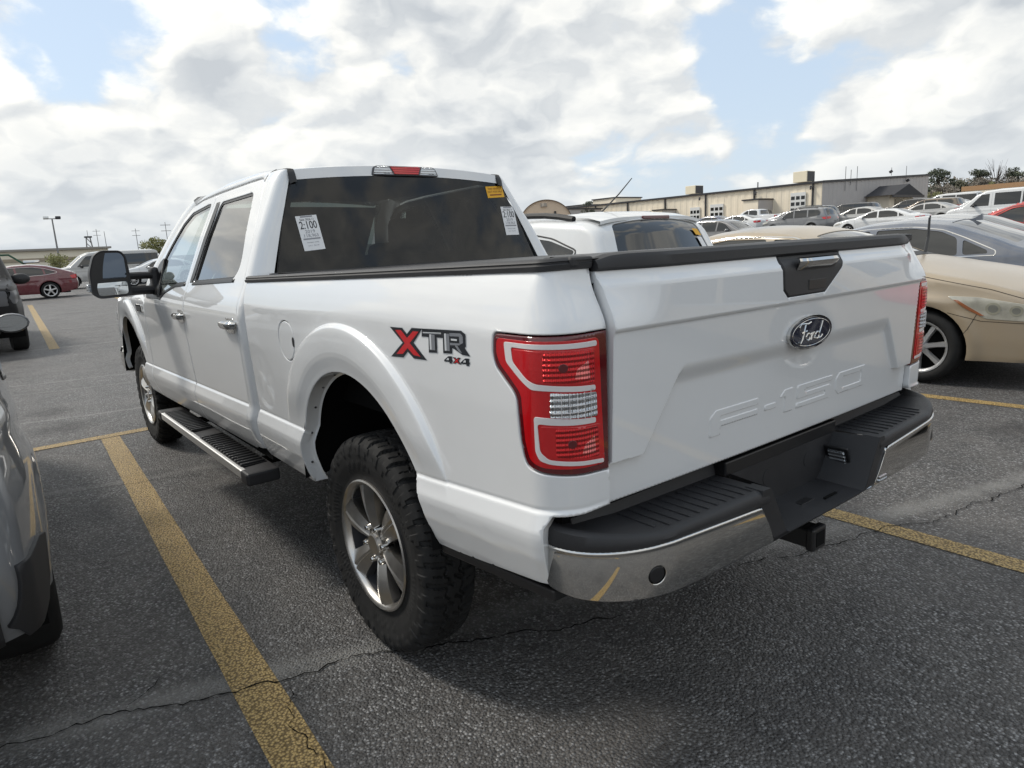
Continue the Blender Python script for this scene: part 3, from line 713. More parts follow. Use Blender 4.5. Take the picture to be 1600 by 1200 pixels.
# header strip between the rear glass and the roof
P = np.array([[(1.142+(1-t)*-.008-.004*(1-t), y, float(roofz(1.142, y))*t+(1-t)*(1.862-.030*(abs(y)/.62)**2)-.0) for t in (1, .85, .5, .15, 0)] for y in np.linspace(-.612, .612, 30)])
grid('roof_header', P, M_WHITE, rf)
for s in (1, -1):
    # ditch strip and outer roof rail
    P = []
    for x in np.linspace(1.145, 2.50, 30):
        ze = float(roofz(x, .61)); P.append([(x, s*.611, ze-.012), (x, s*.611, ze+.002), (x, s*.625, ze+.004), (x, s*.642, ze+.001), (x, s*.642, ze-.012)])
    Q0 = [(1.118, s*.610, 1.800), (1.116, s*.611, 1.822), (1.115, s*.627, 1.820), (1.117, s*.644, 1.812), (1.12, s*.644, 1.795)]
    Q1 = [(1.130, s*.610, 1.840), (1.126, s*.611, 1.856), (1.125, s*.626, 1.857), (1.127, s*.646, 1.850), (1.13, s*.646, 1.835)]
    grid('roof_ditch_strip', np.array([Q0, Q1]+P), M_BLACKS, rf, flip=s > 0, angle=50)
    C = []
    for u in np.linspace(0, 1, 12):
        b = corner_S(np.array([u]), np.array([1.871]))[0]; tx_ = float(b[0]); tg = (tx_+.004, .640, float(roofz(tx_, .62))-.002)
        C.append([(b[0]+(tg[0]-b[0])*k, s*(b[1]+(tg[1]-b[1])*k), b[2]+(tg[2]-b[2])*k+.006*math.sin(k*math.pi)) for k in (0, .25, .5, .75, 1)])
    grid('roof_corner', np.array(C), M_WHITE, rf, flip=s < 0)
    P = []
    for x in np.linspace(1.262, 2.52, 30):
        ze = float(roofz(x, .62)); zl = float(np.interp(x, [1.2, 1.31, 2.07, 2.35, 2.54, 2.68], [1.80, 1.856, 1.844, 1.832, 1.806, 1.74]))
        yl = float(cabY(zl)); P.append([(x, s*.642, ze-.012), (x, s*.643, ze+.000), (x, s*.652, ze+.003), (x, s*.672, ze-.006), (x, s*(.672*.4+yl*.6), ze*.35+zl*.65+.010), (x, s*yl, zl+.004), (x, s*(yl-.02), zl-.004)])
    P = np.array(P)
    grid('roof_side', P, M_WHITE, rf, flip=s > 0)
    # A pillars
    A = []
    for x, z in ((2.50, 1.812), (2.60, 1.775), (2.70, 1.722), (2.86, 1.58), (3.02, 1.41), (3.12, 1.30), (3.30, 1.22)):
        y = float(cabY(np.array(z))) if z > 1.3 else .955
        A.append([(x-.03, s*(y-.01), z-.01), (x+.02, s*(y+.001), z+.012), (x+.06, s*(y-.006), z+.036), (x+.09, s*(y-.04), z+.058), (x+.11, s*(y-.10), z+.070)])
    grid('windscreen_pillar', np.array(A), M_WHITE, truck, flip=s > 0)
def ws(y, t):  # windscreen
    x = 2.76*(1-t)+3.50*t-.16*(y/.8)**2; z = 1.846*(1-t)+1.255*t-.02*(y/.8)**2; return (x, y*(.78*(1-t)+.98*t)*1.0, z)
P = []
for t in np.linspace(.0, .86, 10):
    P.append([tuple(np.array(ws(y, t))+np.array([-.07, 0, -.035])) for y in np.linspace(-.72, .70, 14)])
M_SHADE = mat('sunshade_lining', (.05, .05, .055), .8)
grid('sunshade', np.array(P), M_SHADE, truck)
grid('windscreen', np.array([[ws(y, t) for y in np.linspace(-.80, .80, 16)] for t in np.linspace(0, 1, 8)]), M_GLASS, truck)
P = []
for x in np.linspace(3.36, 4.86, 24):
    zc_ = float(np.interp(x, [3.36, 4.0, 4.6, 4.86], [1.268, 1.245, 1.18, 1.09]))
    row = []
    for y in np.linspace(-.935, .935, 31):
        a = abs(y); h = .03*sst(a, .93, .80)+.012*sst(a, .60, .52)-.012*sst(a, .5, .2)-.03*(a > .9)
        row.append((x-.22*max(0, (x-4.3)/.56)*(a/.93)**3, y, zc_-.02+float(h)))
    P.append(row)
grid('bonnet', np.array(P), M_WHITE, truck)
# front end
fr = MB().box((4.86, 0, .92), (.10, 1.30, .34), bev=.03).build('grille', M_CHROME2, truck)
for k in range(4): MB().box((4.915, 0, .80+.075*k), (.02, 1.16, .03), bev=.006).build('grille_bar', M_CHROME, fr)
MB().box((4.90, 0, .62), (.20, 1.86, .24), bev=.05).build('front_bumper', M_CHROME, truck)
for s in (1, -1): MB().box((4.77, s*.80, .95), (.16, .26, .28), bev=.04).build('headlight', M_CLEAR, truck)
# rear glass
def rg_S(y, z): return np.stack([1.012+(z-1.39)*.275+.0*y+.018*(np.abs(y)/.75)**3-.010, y+0*z, z+0*y], -1)
GL = fillet([(.795, 1.375), (-.795, 1.375), (-.720, 1.62), (-.640, 1.822), (-.60, 1.836), (-.25, 1.856), (0, 1.860), (.25, 1.856), (.60, 1.836), (.640, 1.822), (.720, 1.62)], .012)
rwin = panel('rear_window', GL, rg_S, M_TINT, truck, res=.04, sgn=-1, thick=0, bev=0)
panel('window_frit', grow(GL, .004), rg_S, M_BLACKS, rwin, res=.03, sgn=-1, thick=0, bev=0, off=-.004, holes=[grow(GL, -.022)])
# third brake light
def hd_S(y, z): return np.stack([1.122+.012*(np.abs(y)/.3)**2+.25*(z-1.88), y+0*z, z+0*y], -1)
ch = panel('high_brake_light', fillet([(.205, 1.862), (-.205, 1.862), (-.190, 1.905), (-.170, 1.913), (.170, 1.913), (.190, 1.905)], .012), hd_S, M_GREYIN, truck, res=.02, sgn=-1, thick=.02, bev=.004)
panel('red_lens', [(.072, 1.868), (-.072, 1.868), (-.092, 1.908), (.092, 1.908)], hd_S, M_REDBR, ch, res=.02, sgn=-1, thick=.003, bev=.002, off=.003)
for s in (1, -1):
    q = [(s*.080, 1.868), (s*.194, 1.868), (s*.182, 1.900), (s*.165, 1.908), (s*.100, 1.908)]
    panel('clear_lens', q, hd_S, M_CLEAR, ch, res=.02, sgn=-1, thick=.003, bev=.002, off=.003)
# interior
MB().box((2.0, 0, .62), (2.2, 1.84, .10)).box((1.01, 0, 1.0), (.03, 1.78, .78)).box((3.2, 0, .9), (.5, 1.8, .7)).build('cab_floor', M_DARK, truck)
MB().box((3.05, 0, 1.18), (.5, 1.72, .18), bev=.06).build('dashboard', M_SEAT, truck)
MB().box((1.9, 0, 1.855), (1.45, 1.18, .02)).build('headliner', M_SEAT, truck)
for y in (.43, -.43):
    MB().box((2.02, y, 1.22), (.16, .50, .62), ry=-.16, bev=.06).box((2.35, y, .92), (.52, .52, .18), bev=.06).build('front_seat', M_SEAT, truck)
    MB().box((1.90, y, 1.585), (.10, .28, .19), ry=-.12, bev=.045).tube([(1.94, y-.06, 1.45), (1.92, y-.06, 1.55)], .007, 6).tube([(1.94, y+.06, 1.45), (1.92, y+.06, 1.55)], .007, 6).build('headrest', M_SEAT, truck)
MB().box((1.22, 0, 1.15), (.16, 1.5, .62), ry=-.2, bev=.06).build('rear_seat', M_SEAT, truck)
for y in (.50, -.50): MB().box((1.20, y, 1.50), (.09, .26, .13), ry=-.2, bev=.04).build('headrest', M_SEAT, truck)
sw = MB(); sw.tube([(2.82+.06*math.sin(t), .43+.19*math.cos(t), 1.24+.18*math.sin(t)) for t in np.linspace(0, 6.2832, 25)], .014, 6).build('steering_wheel', M_BLACKS, truck)
MB().box((2.86, 0, 1.70), (.03, .24, .07), bev=.012).build('inside_mirror', M_BLACKS, truck)

# stickers on the rear glass
def sticker(cen, wv, hv, mtl, rows, ang, label):
    """cen (y,z); wv width, hv height; rows of (text, size, dy, ink)"""
    ca, sa = math.cos(ang), math.sin(ang)
    def to(u, v, off):   # u to the viewer's right = -y
        y = cen[0]-(u*ca-v*sa); z = cen[1]+(u*sa+v*ca); p = rg_S(np.array([y]), np.array([z]))[0]; return (p[0]-off, p[1], p[2])
    V = [to(u, v, .0020) for v in np.linspace(-hv/2, hv/2, 4) for u in np.linspace(-wv/2, wv/2, 4)]
    F = [(j*4+i, j*4+i+1, (j+1)*4+i+1, (j+1)*4+i) for j in range(3) for i in range(3)]
    st = mesh(label, V, F, mtl, truck)
    for t, s, dy, ink, sx in rows:
        if t == '#':   # bar
            q = [(-s, dy-.0035), (s, dy-.0035), (s, dy+.0035), (-s, dy+.0035)]; V = [(a, b, 0) for a, b in q]; F = [(0, 1, 2, 3)]
        else: V, F = text_mesh(t, s); V = [(a*sx, b+dy, 0) for a, b, _ in V]
        mesh('print', [to(a, b, .0026) for a, b, _ in V], F, ink, st)
rowsW = [('Sale: 2026 11', .014, .064, M_INK, .95), ('2:100', .052, .036, M_INK, .76), ('2019', .022, .006, M_INKG, 1.15), ('118,963', .022, -.013, M_INKG, 1.1), ('#', .043, -.028, M_INKG, 1), ('#', .030, .078, M_INKG, 1), ('Odometer reading', .008, -.045, M_INKG, 1), ('Lane 2   Run 100', .008, -.060, M_INKG, 1)]
sticker((.594, 1.578), .106, .166, M_PAPER, rowsW, R(4), 'paper_tag')
sticker((-.652, 1.614), .102, .166, M_PAPER, rowsW, R(0), 'paper_tag')
sticker((-.585, 1.783), .128, .066, M_YELLOWP, [('THIS VEHICLE', .0165, .018, M_INKR, 1.0), ('NOT FOR SALE', .0165, .001, M_INKR, 1.0), ('#', .045, -.017, M_INKR, 1)], R(3), 'yellow_tag')

# tow mirrors
def mirror_build(s):
    out = fillet([(1.128, 1.275), (1.300, 1.268), (1.336, 1.300), (1.338, 1.425), (1.302, 1.530), (1.262, 1.560), (1.150, 1.556), (1.124, 1.520), (1.116, 1.40)], .025)
    c_ = np.mean(out, 0); P = []
    for d, k in ((2.745, .93), (2.742, 1.0), (2.76, 1.02), (2.83, 1.0), (2.88, .90), (2.91, .70), (2.915, .2)):
        P.append([(d-.05*(y-1.1)*(d < 2.9)*0, s*(c_[0]+(y-c_[0])*k), c_[1]+(z-c_[1])*k) for y, z in out])
    h = grid('door_mirror', np.array(P), M_BLACKP, truck, closed=True, flip=s > 0, angle=45)
    def mS(d): return lambda y, z: np.stack([d+.02*((y-1.22)/.1)**2*0+0*y, s*y, z+0*y], -1)
    up = fillet([(1.136, 1.388), (1.325, 1.384), (1.327, 1.425), (1.292, 1.520), (1.255, 1.546), (1.156, 1.543), (1.137, 1.515)], .02)
    lw = fillet([(1.140, 1.288), (1.296, 1.282), (1.322, 1.310), (1.325, 1.362), (1.138, 1.366)], .02)
    bk = fillet([(1.118, 1.276), (1.300, 1.270), (1.332, 1.302), (1.334, 1.425), (1.298, 1.528), (1.262, 1.556), (1.150, 1.552), (1.122, 1.515)], .02)
    mesh('mirror_back', [(2.7462, s*y, z) for y, z in bk], [tuple(range(len(bk)))], M_BLACKS, h)
    def conv(k):  # gently bulged glass
        def f(y, z): return np.stack([2.744-k*(1-((y-1.23)/.1)**2-((z-1.325)/.05)**2*.3)+.06*(y-1.23), s*y, z+0*y], -1)
        return f
    sg = -1 if s > 0 else 1
    panel('mirror_glass', up, conv(.0004), M_MIRDK, h, res=.03, sgn=sg, thick=.004, bev=.001)
    panel('blind_spot_glass', lw, conv(.006), M_MIRROR, h, res=.015, sgn=sg, thick=.004, bev=.001)
    for zz, rr in ((1.395, .024), (1.300, .030)):
        MB().tube([(2.80, s*1.14, zz), (2.83, s*1.05, zz), (2.86, s*.93, zz-.005)], rr, 10, sy=1.0).build('mirror_arm', M_BLACKP, h)
    MB().box((2.87, s*.955, 1.345), (.10, .05, .20), bev=.02).build('mirror_base', M_BLACKP, h)
    MB().box((2.80, s*1.346, 1.335), (.07, .02, .05), bev=.008).build('turn_lamp', M_CLEAR, h)
mirror_build(1); mirror_build(-1)

# ------------------------------------------------------------------ rear bumper
def bplan(w):
    w = np.asarray(w, float); a = np.clip((np.abs(w)-.70)/.345, 0, 1)*math.pi/2
    y = np.where(np.abs(w) < .70, np.abs(w), .70+.262*np.sin(a)); x = np.where(np.abs(w) < .70, -1.225-.008*(1-(w/.7)**2), -1.045-.18*np.cos(a))
    return x, y, -np.cos(a), np.sin(a)
def ztop(w): return np.interp(w, [.30, .37, .75, 1.05], [.757, .757, .777, .785])
def ch_S(w, z):
    x, y, nx, ny = bplan(w); zt_ = ztop(w); o = .010*(1-((z-.705)/.09)**2)+.005*np.exp(-((z-zt_+.006)/.005)**2)-.03*sst(z, .640, .600)
    return np.stack([x+nx*o, y+ny*o, z+0*w], -1)
CH = [(.375, .757), (.338, .702), (.305, .645), (.284, .604), (.42, .612), (.54, .624), (.80, .648), (.95, .662), (1.045, .678)]+[(w, float(np.interp(w, [.30, .37, .75, 1.05], [.757, .757, .777, .785]))) for w in np.linspace(1.045, .42, 26)]
bump = empty('rear_bumper', (-1.15, 0, .7), 0, truck)
def bobj(o):
    o.parent = bump; o.matrix_parent_inverse = Matrix.Translation((1.15, 0, -.7)); return o
for mir in (False, True):
    s = -1 if mir else 1
    hole = [(.768+.021*math.cos(t), .702+.023*math.sin(t)) for t in np.linspace(0, 6.283, 20, endpoint=False)]
    bobj(panel('chrome_face', fillet(CH, [.012, .01, .01, .005, .01, .01, .01, .01, .02]+[0]*26), ch_S, M_CHROME, None, res=.015, sgn=-1, mir=mir, thick=.012, bev=.0025, holes=[hole], feats=[[(w, float(ztop(w))-dz) for w in np.linspace(.36, 1.04, 90)] for dz in (.0035, .006, .009, .012, .016, .022)]))
    sen = [(.768+.0185*math.cos(t), .702+.0205*math.sin(t)) for t in np.linspace(0, 6.283, 20, endpoint=False)]
    bobj(panel('parking_sensor', sen, ch_S, M_BLACKS, None, res=.01, sgn=-1, mir=mir, thick=.01, bev=.003, off=-.001))
    # step pad
    rows = []
    for w in np.linspace(.33, 1.045, 46):
        x, y, nx, ny = [float(q) for q in bplan(w)]; zt_ = float(ztop(w)); top = float(np.interp(w, [.33, .75, .92, 1.045], [.794, .801, .822, .832]))
        sect = []
        for o, z in ((-.02, zt_-.006), (.004, zt_-.002), (.006, zt_+.008), (.002, top-.008), (-.004, top-.002), (-.012, top)):
            sect.append((x+nx*o, s*(y+ny*o), z))
        X0, Y0 = x-nx*.012, y-ny*.012
        yin = min(Y0, .90)
        for t in (.1, .5, 1): sect.append((X0+(-1.062-X0)*t, s*(Y0+(yin-Y0)*t), top-(.012*max(0, (w-.8)/.25) if t > .3 else 0)))
        sect.append((-1.055, s*yin, max(top, .826))); sect.append((-1.03, s*yin, max(top, .828))); sect.append((-1.02, s*yin, .70)); rows.append(sect)
    sp_ = bobj(grid('step_pad', np.array(rows), M_BLACKP, None, flip=not mir, angle=35))
    rb = MB()
    for k in range(11):
        y = .375+.0375*k; x0 = float(bplan(y)[0]) if y < .72 else -1.21
        tp = float(np.interp(y, [.33, .75, .92], [.794, .801, .818]))
        bobj(MB().box((x0*.5-1.060*.5+.004, s*y, tp+.0008), (abs(x0+1.060)-.034, .008, .0055), bev=.0018).build('tread_ridge', M_BLACKP))
# centre section with the licence recess
cb = MB()
cs = [(-.33, .797), (-.232, .640), (.232, .640), (.33, .797)]
# front frame: band between chrome inner ends and the recess mouth
outl = [(-.372, .756), (-.337, .702), (-.303, .645), (-.280, .600), (.280, .600), (.303, .645), (.337, .702), (.372, .756), (.36, .797), (.325, .797), (.300, .757), (.240, .648), (.225, .640), (-.225, .640), (-.240, .648), (-.300, .757), (-.325, .797), (-.36, .797)]
def cx(y, z): return -1.236-.004*(1-(y/.3)**2)+.05*float(sst(z, .625, .59))
n = len(outl)
V = [(cx(y, z), y, z) for y, z in outl]+[(-1.18, y, z) for y, z in outl]
tri = delaunay_2d_cdt([Vector(p) for p in outl], [(i, (i+1) % n) for i in range(n)], [], 1, 1e-6)[2]
cb.add(V, [tuple(f)[::-1] for f in tri]+[(i, n+i, n+(i+1) % n, (i+1) % n) for i in range(n)])
mth = [(.325, .797), (.300, .757), (.240, .648), (.225, .640), (-.225, .640), (-.240, .648), (-.300, .757), (-.325, .797)]
ins = [(.300, .797), (.280, .757), (.225, .668), (.205, .652), (-.205, .652), (-.225, .668), (-.280, .757), (-.300, .797)]
k = len(mth)
V = [(-1.235, y, z) for y, z in mth]+[(-1.09, y, z) for y, z in ins]
cb.add(V, [(i, i+1, k+i+1, k+i) for i in range(k-1)]+[tuple(range(k, 2*k))])
ctr = bobj(cb.build('licence_recess', M_BLACKP, None, angle=30))
pl = MB().box((-1.063, 0, .812), (.055, .64, .045), bev=.005).box((-1.15, .0, .6455), (.04, .07, .004), bev=.001).build('recess_trim', M_BLACKS); bobj(pl)
sl = MB()
for y, x in ((.02, -1.115), (-.10, -1.19)): sl.box((x, y, .6475), (.008, .075, .003))
bobj(sl.build('floor_slots', M_DARK))
for y, r in ((.10, .026), (-.14, .026)):
    bobj(MB().lathe([(-.0015, 0.001), (-.0015, r), (.01, r)], (-1.0895, y, .735), 'x', 20).build('recess_plug', M_BLACKP))
lp = MB().box((-1.130, -.258, .722), (.055, .012, .060), rx=-.45, bev=.003).build('licence_lamp', M_CLEAR); bobj(lp)
lf = MB().box((-1.130, -.2625, .7235), (.080, .010, .086), rx=-.45, bev=.003).build('lamp_frame', M_BLACKS); bobj(lf)
bobj(MB().box((-1.238, -.352, .652), (.010, .056, .022), bev=.004).build('tow_socket', M_CLEAR))
# bumper brackets, hitch
MB().box((-1.10, 0, .540), (.22, .066, .062), bev=.006).box((-1.200, 0, .540), (.028, .078, .074), bev=.007).build('hitch_receiver', M_BLACKS, truck)
MB().box((-1.2135, 0, .540), (.004, .048, .045)).build('hitch_opening', M_DARK, truck)
MB().tube([(-1.02, -.55, .56), (-1.02, .55, .56)], .05, 12).build('hitch_crossbar', M_BLACKS, truck)
MB().box((1.85, .42, .58), (5.4, .10, .14)).box((1.85, -.42, .58), (5.4, .10, .14)).box((2.0, 0, .50), (2.2, 1.5, .12)).build('chassis_frame', M_DARK, truck)
MB().tube([(0, -.72, .42), (0, .72, .42)], .055, 12).lathe([(-.16, .02), (-.1, .13), (.0, .16), (.1, .13), (.16, .02)], (0, 0, .42), 'y', 16).build('rear_axle', M_DARK, truck)
MB().tube([(-.95, -.50, .50), (.3, -.55, .48), (1.2, -.5, .47)], .036, 10).build('exhaust_pipe', M_DARK, truck)
# wheel wells, with the painted lip turned in round the rear openings
for s in (1, -1):
    P = []
    for k in np.linspace(0, 1, 60):
        if k < .08: x, z = .425-.004*k/.08, .562+(.625-.562)*k/.08
        else:
            a = R(3+175*(k-.08)/.92); x, z = -.06+.4795*math.cos(a), .60+.4795*math.sin(a)
        p = bed_S(np.array([bx(x)]), np.array([z]))[0]; cx0, cz0 = x+.06, z-.60; n = math.hypot(cx0, cz0); e = (cx0/n, cz0/n)
        P.append([(x, s*(p[1]-.004), z), (x, s*(p[1]-.030), z), (x-.004*e[0], s*(p[1]-.050), z-.004*e[1]), (x-.012*e[0], s*(p[1]-.056), z-.012*e[1]), (x+.02*e[0], s*(p[1]-.058), z+.02*e[1])])
    lip = grid('arch_lip', np.array(P), M_WHITE, truck, flip=s > 0, angle=40)
    for k in range(5):
        a = R(6+16*k); x, z = -.06+.4775*math.cos(a), .60+.4775*math.sin(a)
        MB().lathe([(0, .005), (.003, .004), (.004, .001)], (0, 0, 0), 'z', 8).build('lip_rivet', M_BLACKS, lip).matrix_local = Matrix.Translation((x, s*.955, z)) @ Matrix.Rotation(math.pi/2+a*0+math.pi, 4, 'Y')
for cx_, cz_ in ARCH:
    for s in (1, -1):
        P = np.array([[(cx_+r_*math.cos(a), s*y, cz_+r_*math.sin(a)) for y, r_ in ((.985, .486), (.93, .500), (.58, .50))] for a in np.linspace(-.03, math.pi+.0, 30)])
        w_ = grid('wheel_well', P, M_DARK, truck)
        mesh('well_back', [(cx_+.5*math.cos(a), s*.58, cz_+.5*math.sin(a)) for a in np.linspace(-.03, math.pi, 30)], [tuple(range(30))], M_DARK, truck)
# rocker undersides
for s in (1, -1):
    MB().box((2.0, s*.88, .585), (2.1, .12, .10)).box((-.82, s*.86, .70), (.5, .16, .05)).build('sill_inner', M_DARK, truck)
    mu = MB().box((-.81, s*.935, .628), (.50, .055, .03), bev=.006, ry=.085).build('lower_trim', M_BLACKS, truck)

M_BRIGHT = mat('brushed_aluminium', (.80, .79, .77), .42, metal=.9)
# running boards
for s in (1, -1):
    rb = MB(); P = []
    for x in np.linspace(.915, 2.74, 3):
        P.append([(x, s*.93, .462), (x, s*.93, .505), (x, s*1.055, .500), (x, s*1.075, .492), (x, s*1.078, .470), (x, s*1.06, .448)])
    st = grid('running_board', np.array(P), M_BLACKP, truck, closed=True, flip=s > 0, smooth=False)
    for x0, x1 in ((.90, 1.00), (2.66, 2.76)):
        MB().box(((x0+x1)/2, s*1.006, .478), (abs(x1-x0), .155, .062), bev=.012).build('end_cap', M_BLACKP, st)
    MB().box((1.83, s*1.0745, .484), (1.66, .010, .040), bev=.003).box((1.83, s*1.066, .5015), (1.66, .022, .008), bev=.003).build('bright_edge', M_BRIGHT, st)
    for a, b in ((1.05, 1.78), (1.96, 2.62)):
        rr = MB().box(((a+b)/2, s*1.0, .505), (b-a, .125, .006))
        nn = int((b-a)/.044)
        for k in range(nn):
            MB().box((a+.02+k*(b-a-.04)/(nn-1), s*1.0, .511), (.020, .115, .012), bev=.004).build('tread_rib', M_BLACKS, st)
        rr.build('tread_pad', M_BLACKS, st)
    for x in (1.2, 2.4): MB().box((x, s*.85, .47), (.06, .26, .03)).build('bracket', M_DARK, st)

# ------------------------------------------------------------------ pickup wheels
def tyre_tread(cx_, s):
    NA, prof = 720, []
    # (y from outer face inwards, radius) profile of an all-terrain tyre
    base = [(.0, .245), (-.004, .27), (.016, .32), (.022, .355), (.016, .385), (.002, .402), (-.012, .412), (-.030, .4165), (-.06, .418), (-.10, .4195), (-.14, .420), (-.18, .4195), (-.22, .418), (-.25, .4165), (-.268, .412), (-.282, .402), (-.296, .385), (-.302, .355), (-.28, .25)]
    bp = np.array(base); t = np.concatenate([[0], np.cumsum(np.hypot(*np.diff(bp, axis=0).T))]); tt = np.linspace(0, t[-1], 84)
    yy = np.interp(tt, t, bp[:, 0]); rr = np.interp(tt, t, bp[:, 1])
    th = np.linspace(0, 2*math.pi, NA, endpoint=False)
    A, Y = np.meshgrid(th, yy); RR = np.repeat(rr[:, None], NA, 1)
    ph = (A/(2*math.pi)*34) % 1; ph2 = (A/(2*math.pi)*34+.5) % 1
    c_ = -.14; d = Y-c_; lat = np.abs(d)
    wob = .012*np.sin(A*34*1)+.006*np.sin(A*68)
    gro = np.zeros_like(A)
    gro = np.maximum(gro, ((np.abs(d+wob-.045) < .006))*1.0); gro = np.maximum(gro, ((np.abs(d+wob+.045) < .006))*1.0)
    pL = np.where(d > 0, ph, ph2)
    diag = (pL+d*6) % 1
    gro = np.maximum(gro, ((lat < .045) & (np.abs(diag-.5) < .09))*1.0)
    gro = np.maximum(gro, ((lat >= .045) & (lat < .145) & (np.abs(((pL+lat*2.0) % 1)-.5) < .13))*1.0)
    gro = np.maximum(gro, ((lat >= .07) & (lat < .12) & (np.abs(((pL+lat*2.0) % 1)-.02) < .035))*.6)
    tread = (RR > .392)*1.0
    RR = RR-gro*tread*.011
    # lugs running down the shoulder
    side = (RR > .345) & (RR < .394)
    lug = ((np.abs(pL-.5) > .22) & side)*(1.0); long_ = ((A/(2*math.pi)*17) % 1 < .5)
    lug = lug*np.where(RR > .368, 1.0, np.where(long_, 1.0, 0.0))
    Yo = Y+np.sign(d)*lug*.0055
    letter = ((RR > .29) & (RR < .325)); Yo = Yo+np.sign(d)*letter*.0028*(np.sin(A*75)*np.sin(A*31+RR*160) > .15)*((A*6/(2*np.pi)) % 1 < .62)
    k = .976
    P = np.stack([cx_+k*RR*np.cos(A), s*(.918+.64*Yo), .414+k*RR*np.sin(A)], -1)
    P[..., 2] = np.maximum(P[..., 2], .002)
    return P
def make_wheel(cx_, s):
    w = empty('wheel', (cx_, s*.83, .414), 0, truck); YO = -.050
    def ch_(o): o.parent = w; o.matrix_parent_inverse = Matrix.Translation((-cx_, -s*.83, -.414)); return o
    ch_(grid('tyre', tyre_tread(cx_, s), M_RUBBER, None, closed=True, flip=s > 0, angle=40))
    rim = MB().lathe([(s*(a+YO), r*.985) for a, r in ((.90, .224), (.948, .226), (.966, .231), (.974, .238), (.978, .246), (.974, .252), (.955, .250))], (cx_, 0, .414), 'y', 64)
    ch_(rim.build('rim', M_CHROME2, None, angle=50))
    ch_(MB().lathe([(s*(a+YO), r*.985) for a, r in ((.70, .219), (.90, .221), (.950, .224))], (cx_, 0, .414), 'y', 48).build('rim_barrel', M_GREYIN, None, angle=50))
    ch_(MB().lathe([(s*.732, .002), (s*.732, .205)], (cx_, 0, .414), 'y', 32).build('brake_disc', M_DARK))
    ch_(MB().box((cx_+.10, s*.742, .50), (.10, .06, .16), bev=.02).build('brake_caliper', M_GREYIN))
    for k in range(6):
        a = R(80+60*k); ca, sa = math.cos(a), math.sin(a); P = []
        for t in np.linspace(0, 1, 9):
            r = .045+t*.183; hw = .028+.034*t**1.1; f = .950+.018*math.sin(t*2.4)+.004*t; dp = .030
            ridge = hw*.40
            row = []
            for q, y in ((-hw*1.01, f-dp-.02), (-hw, f-.013), (-hw*.16, f+.004), (0, f-.001), (hw*.16, f+.004), (hw, f-.013), (hw*1.01, f-dp-.02)):
                row.append((cx_+r*ca-q*sa, s*(y+YO), .414+r*sa+q*ca))
            P.append(row)
        ch_(grid('spoke', np.array(P), M_CHROME2, None, flip=s > 0, angle=25))
    hub = MB().lathe([(s*(a+YO), r) for a, r in ((.92, .075), (.950, .070), (.956, .050), (.952, .044), (.966, .042), (.970, .036), (.971, .001))], (cx_, 0, .414), 'y', 32)
    ch_(hub.build('hub_cap', M_CHROME2, None, angle=30))
    for k in range(6):
        a = R(50+60*k); ch_(MB().lathe([(s*(a+YO), r) for a, r in ((.925, .0135), (.962, .0125), (.972, .009), (.975, .001))], (cx_+.070*math.cos(a), 0, .414+.070*math.sin(a)), 'y', 10).build('lug_nut', M_CHROME, None, angle=40))
    return w
for s in (1, -1):
    w0 = make_wheel(0.0, s); w1 = w0.copy(); COL.objects.link(w1); w1.location.x = 3.985
    for c_ in list(w0.children):
        d_ = c_.copy(); COL.objects.link(d_); inv = c_.matrix_parent_inverse.copy(); d_.parent = w1; d_.matrix_parent_inverse = inv
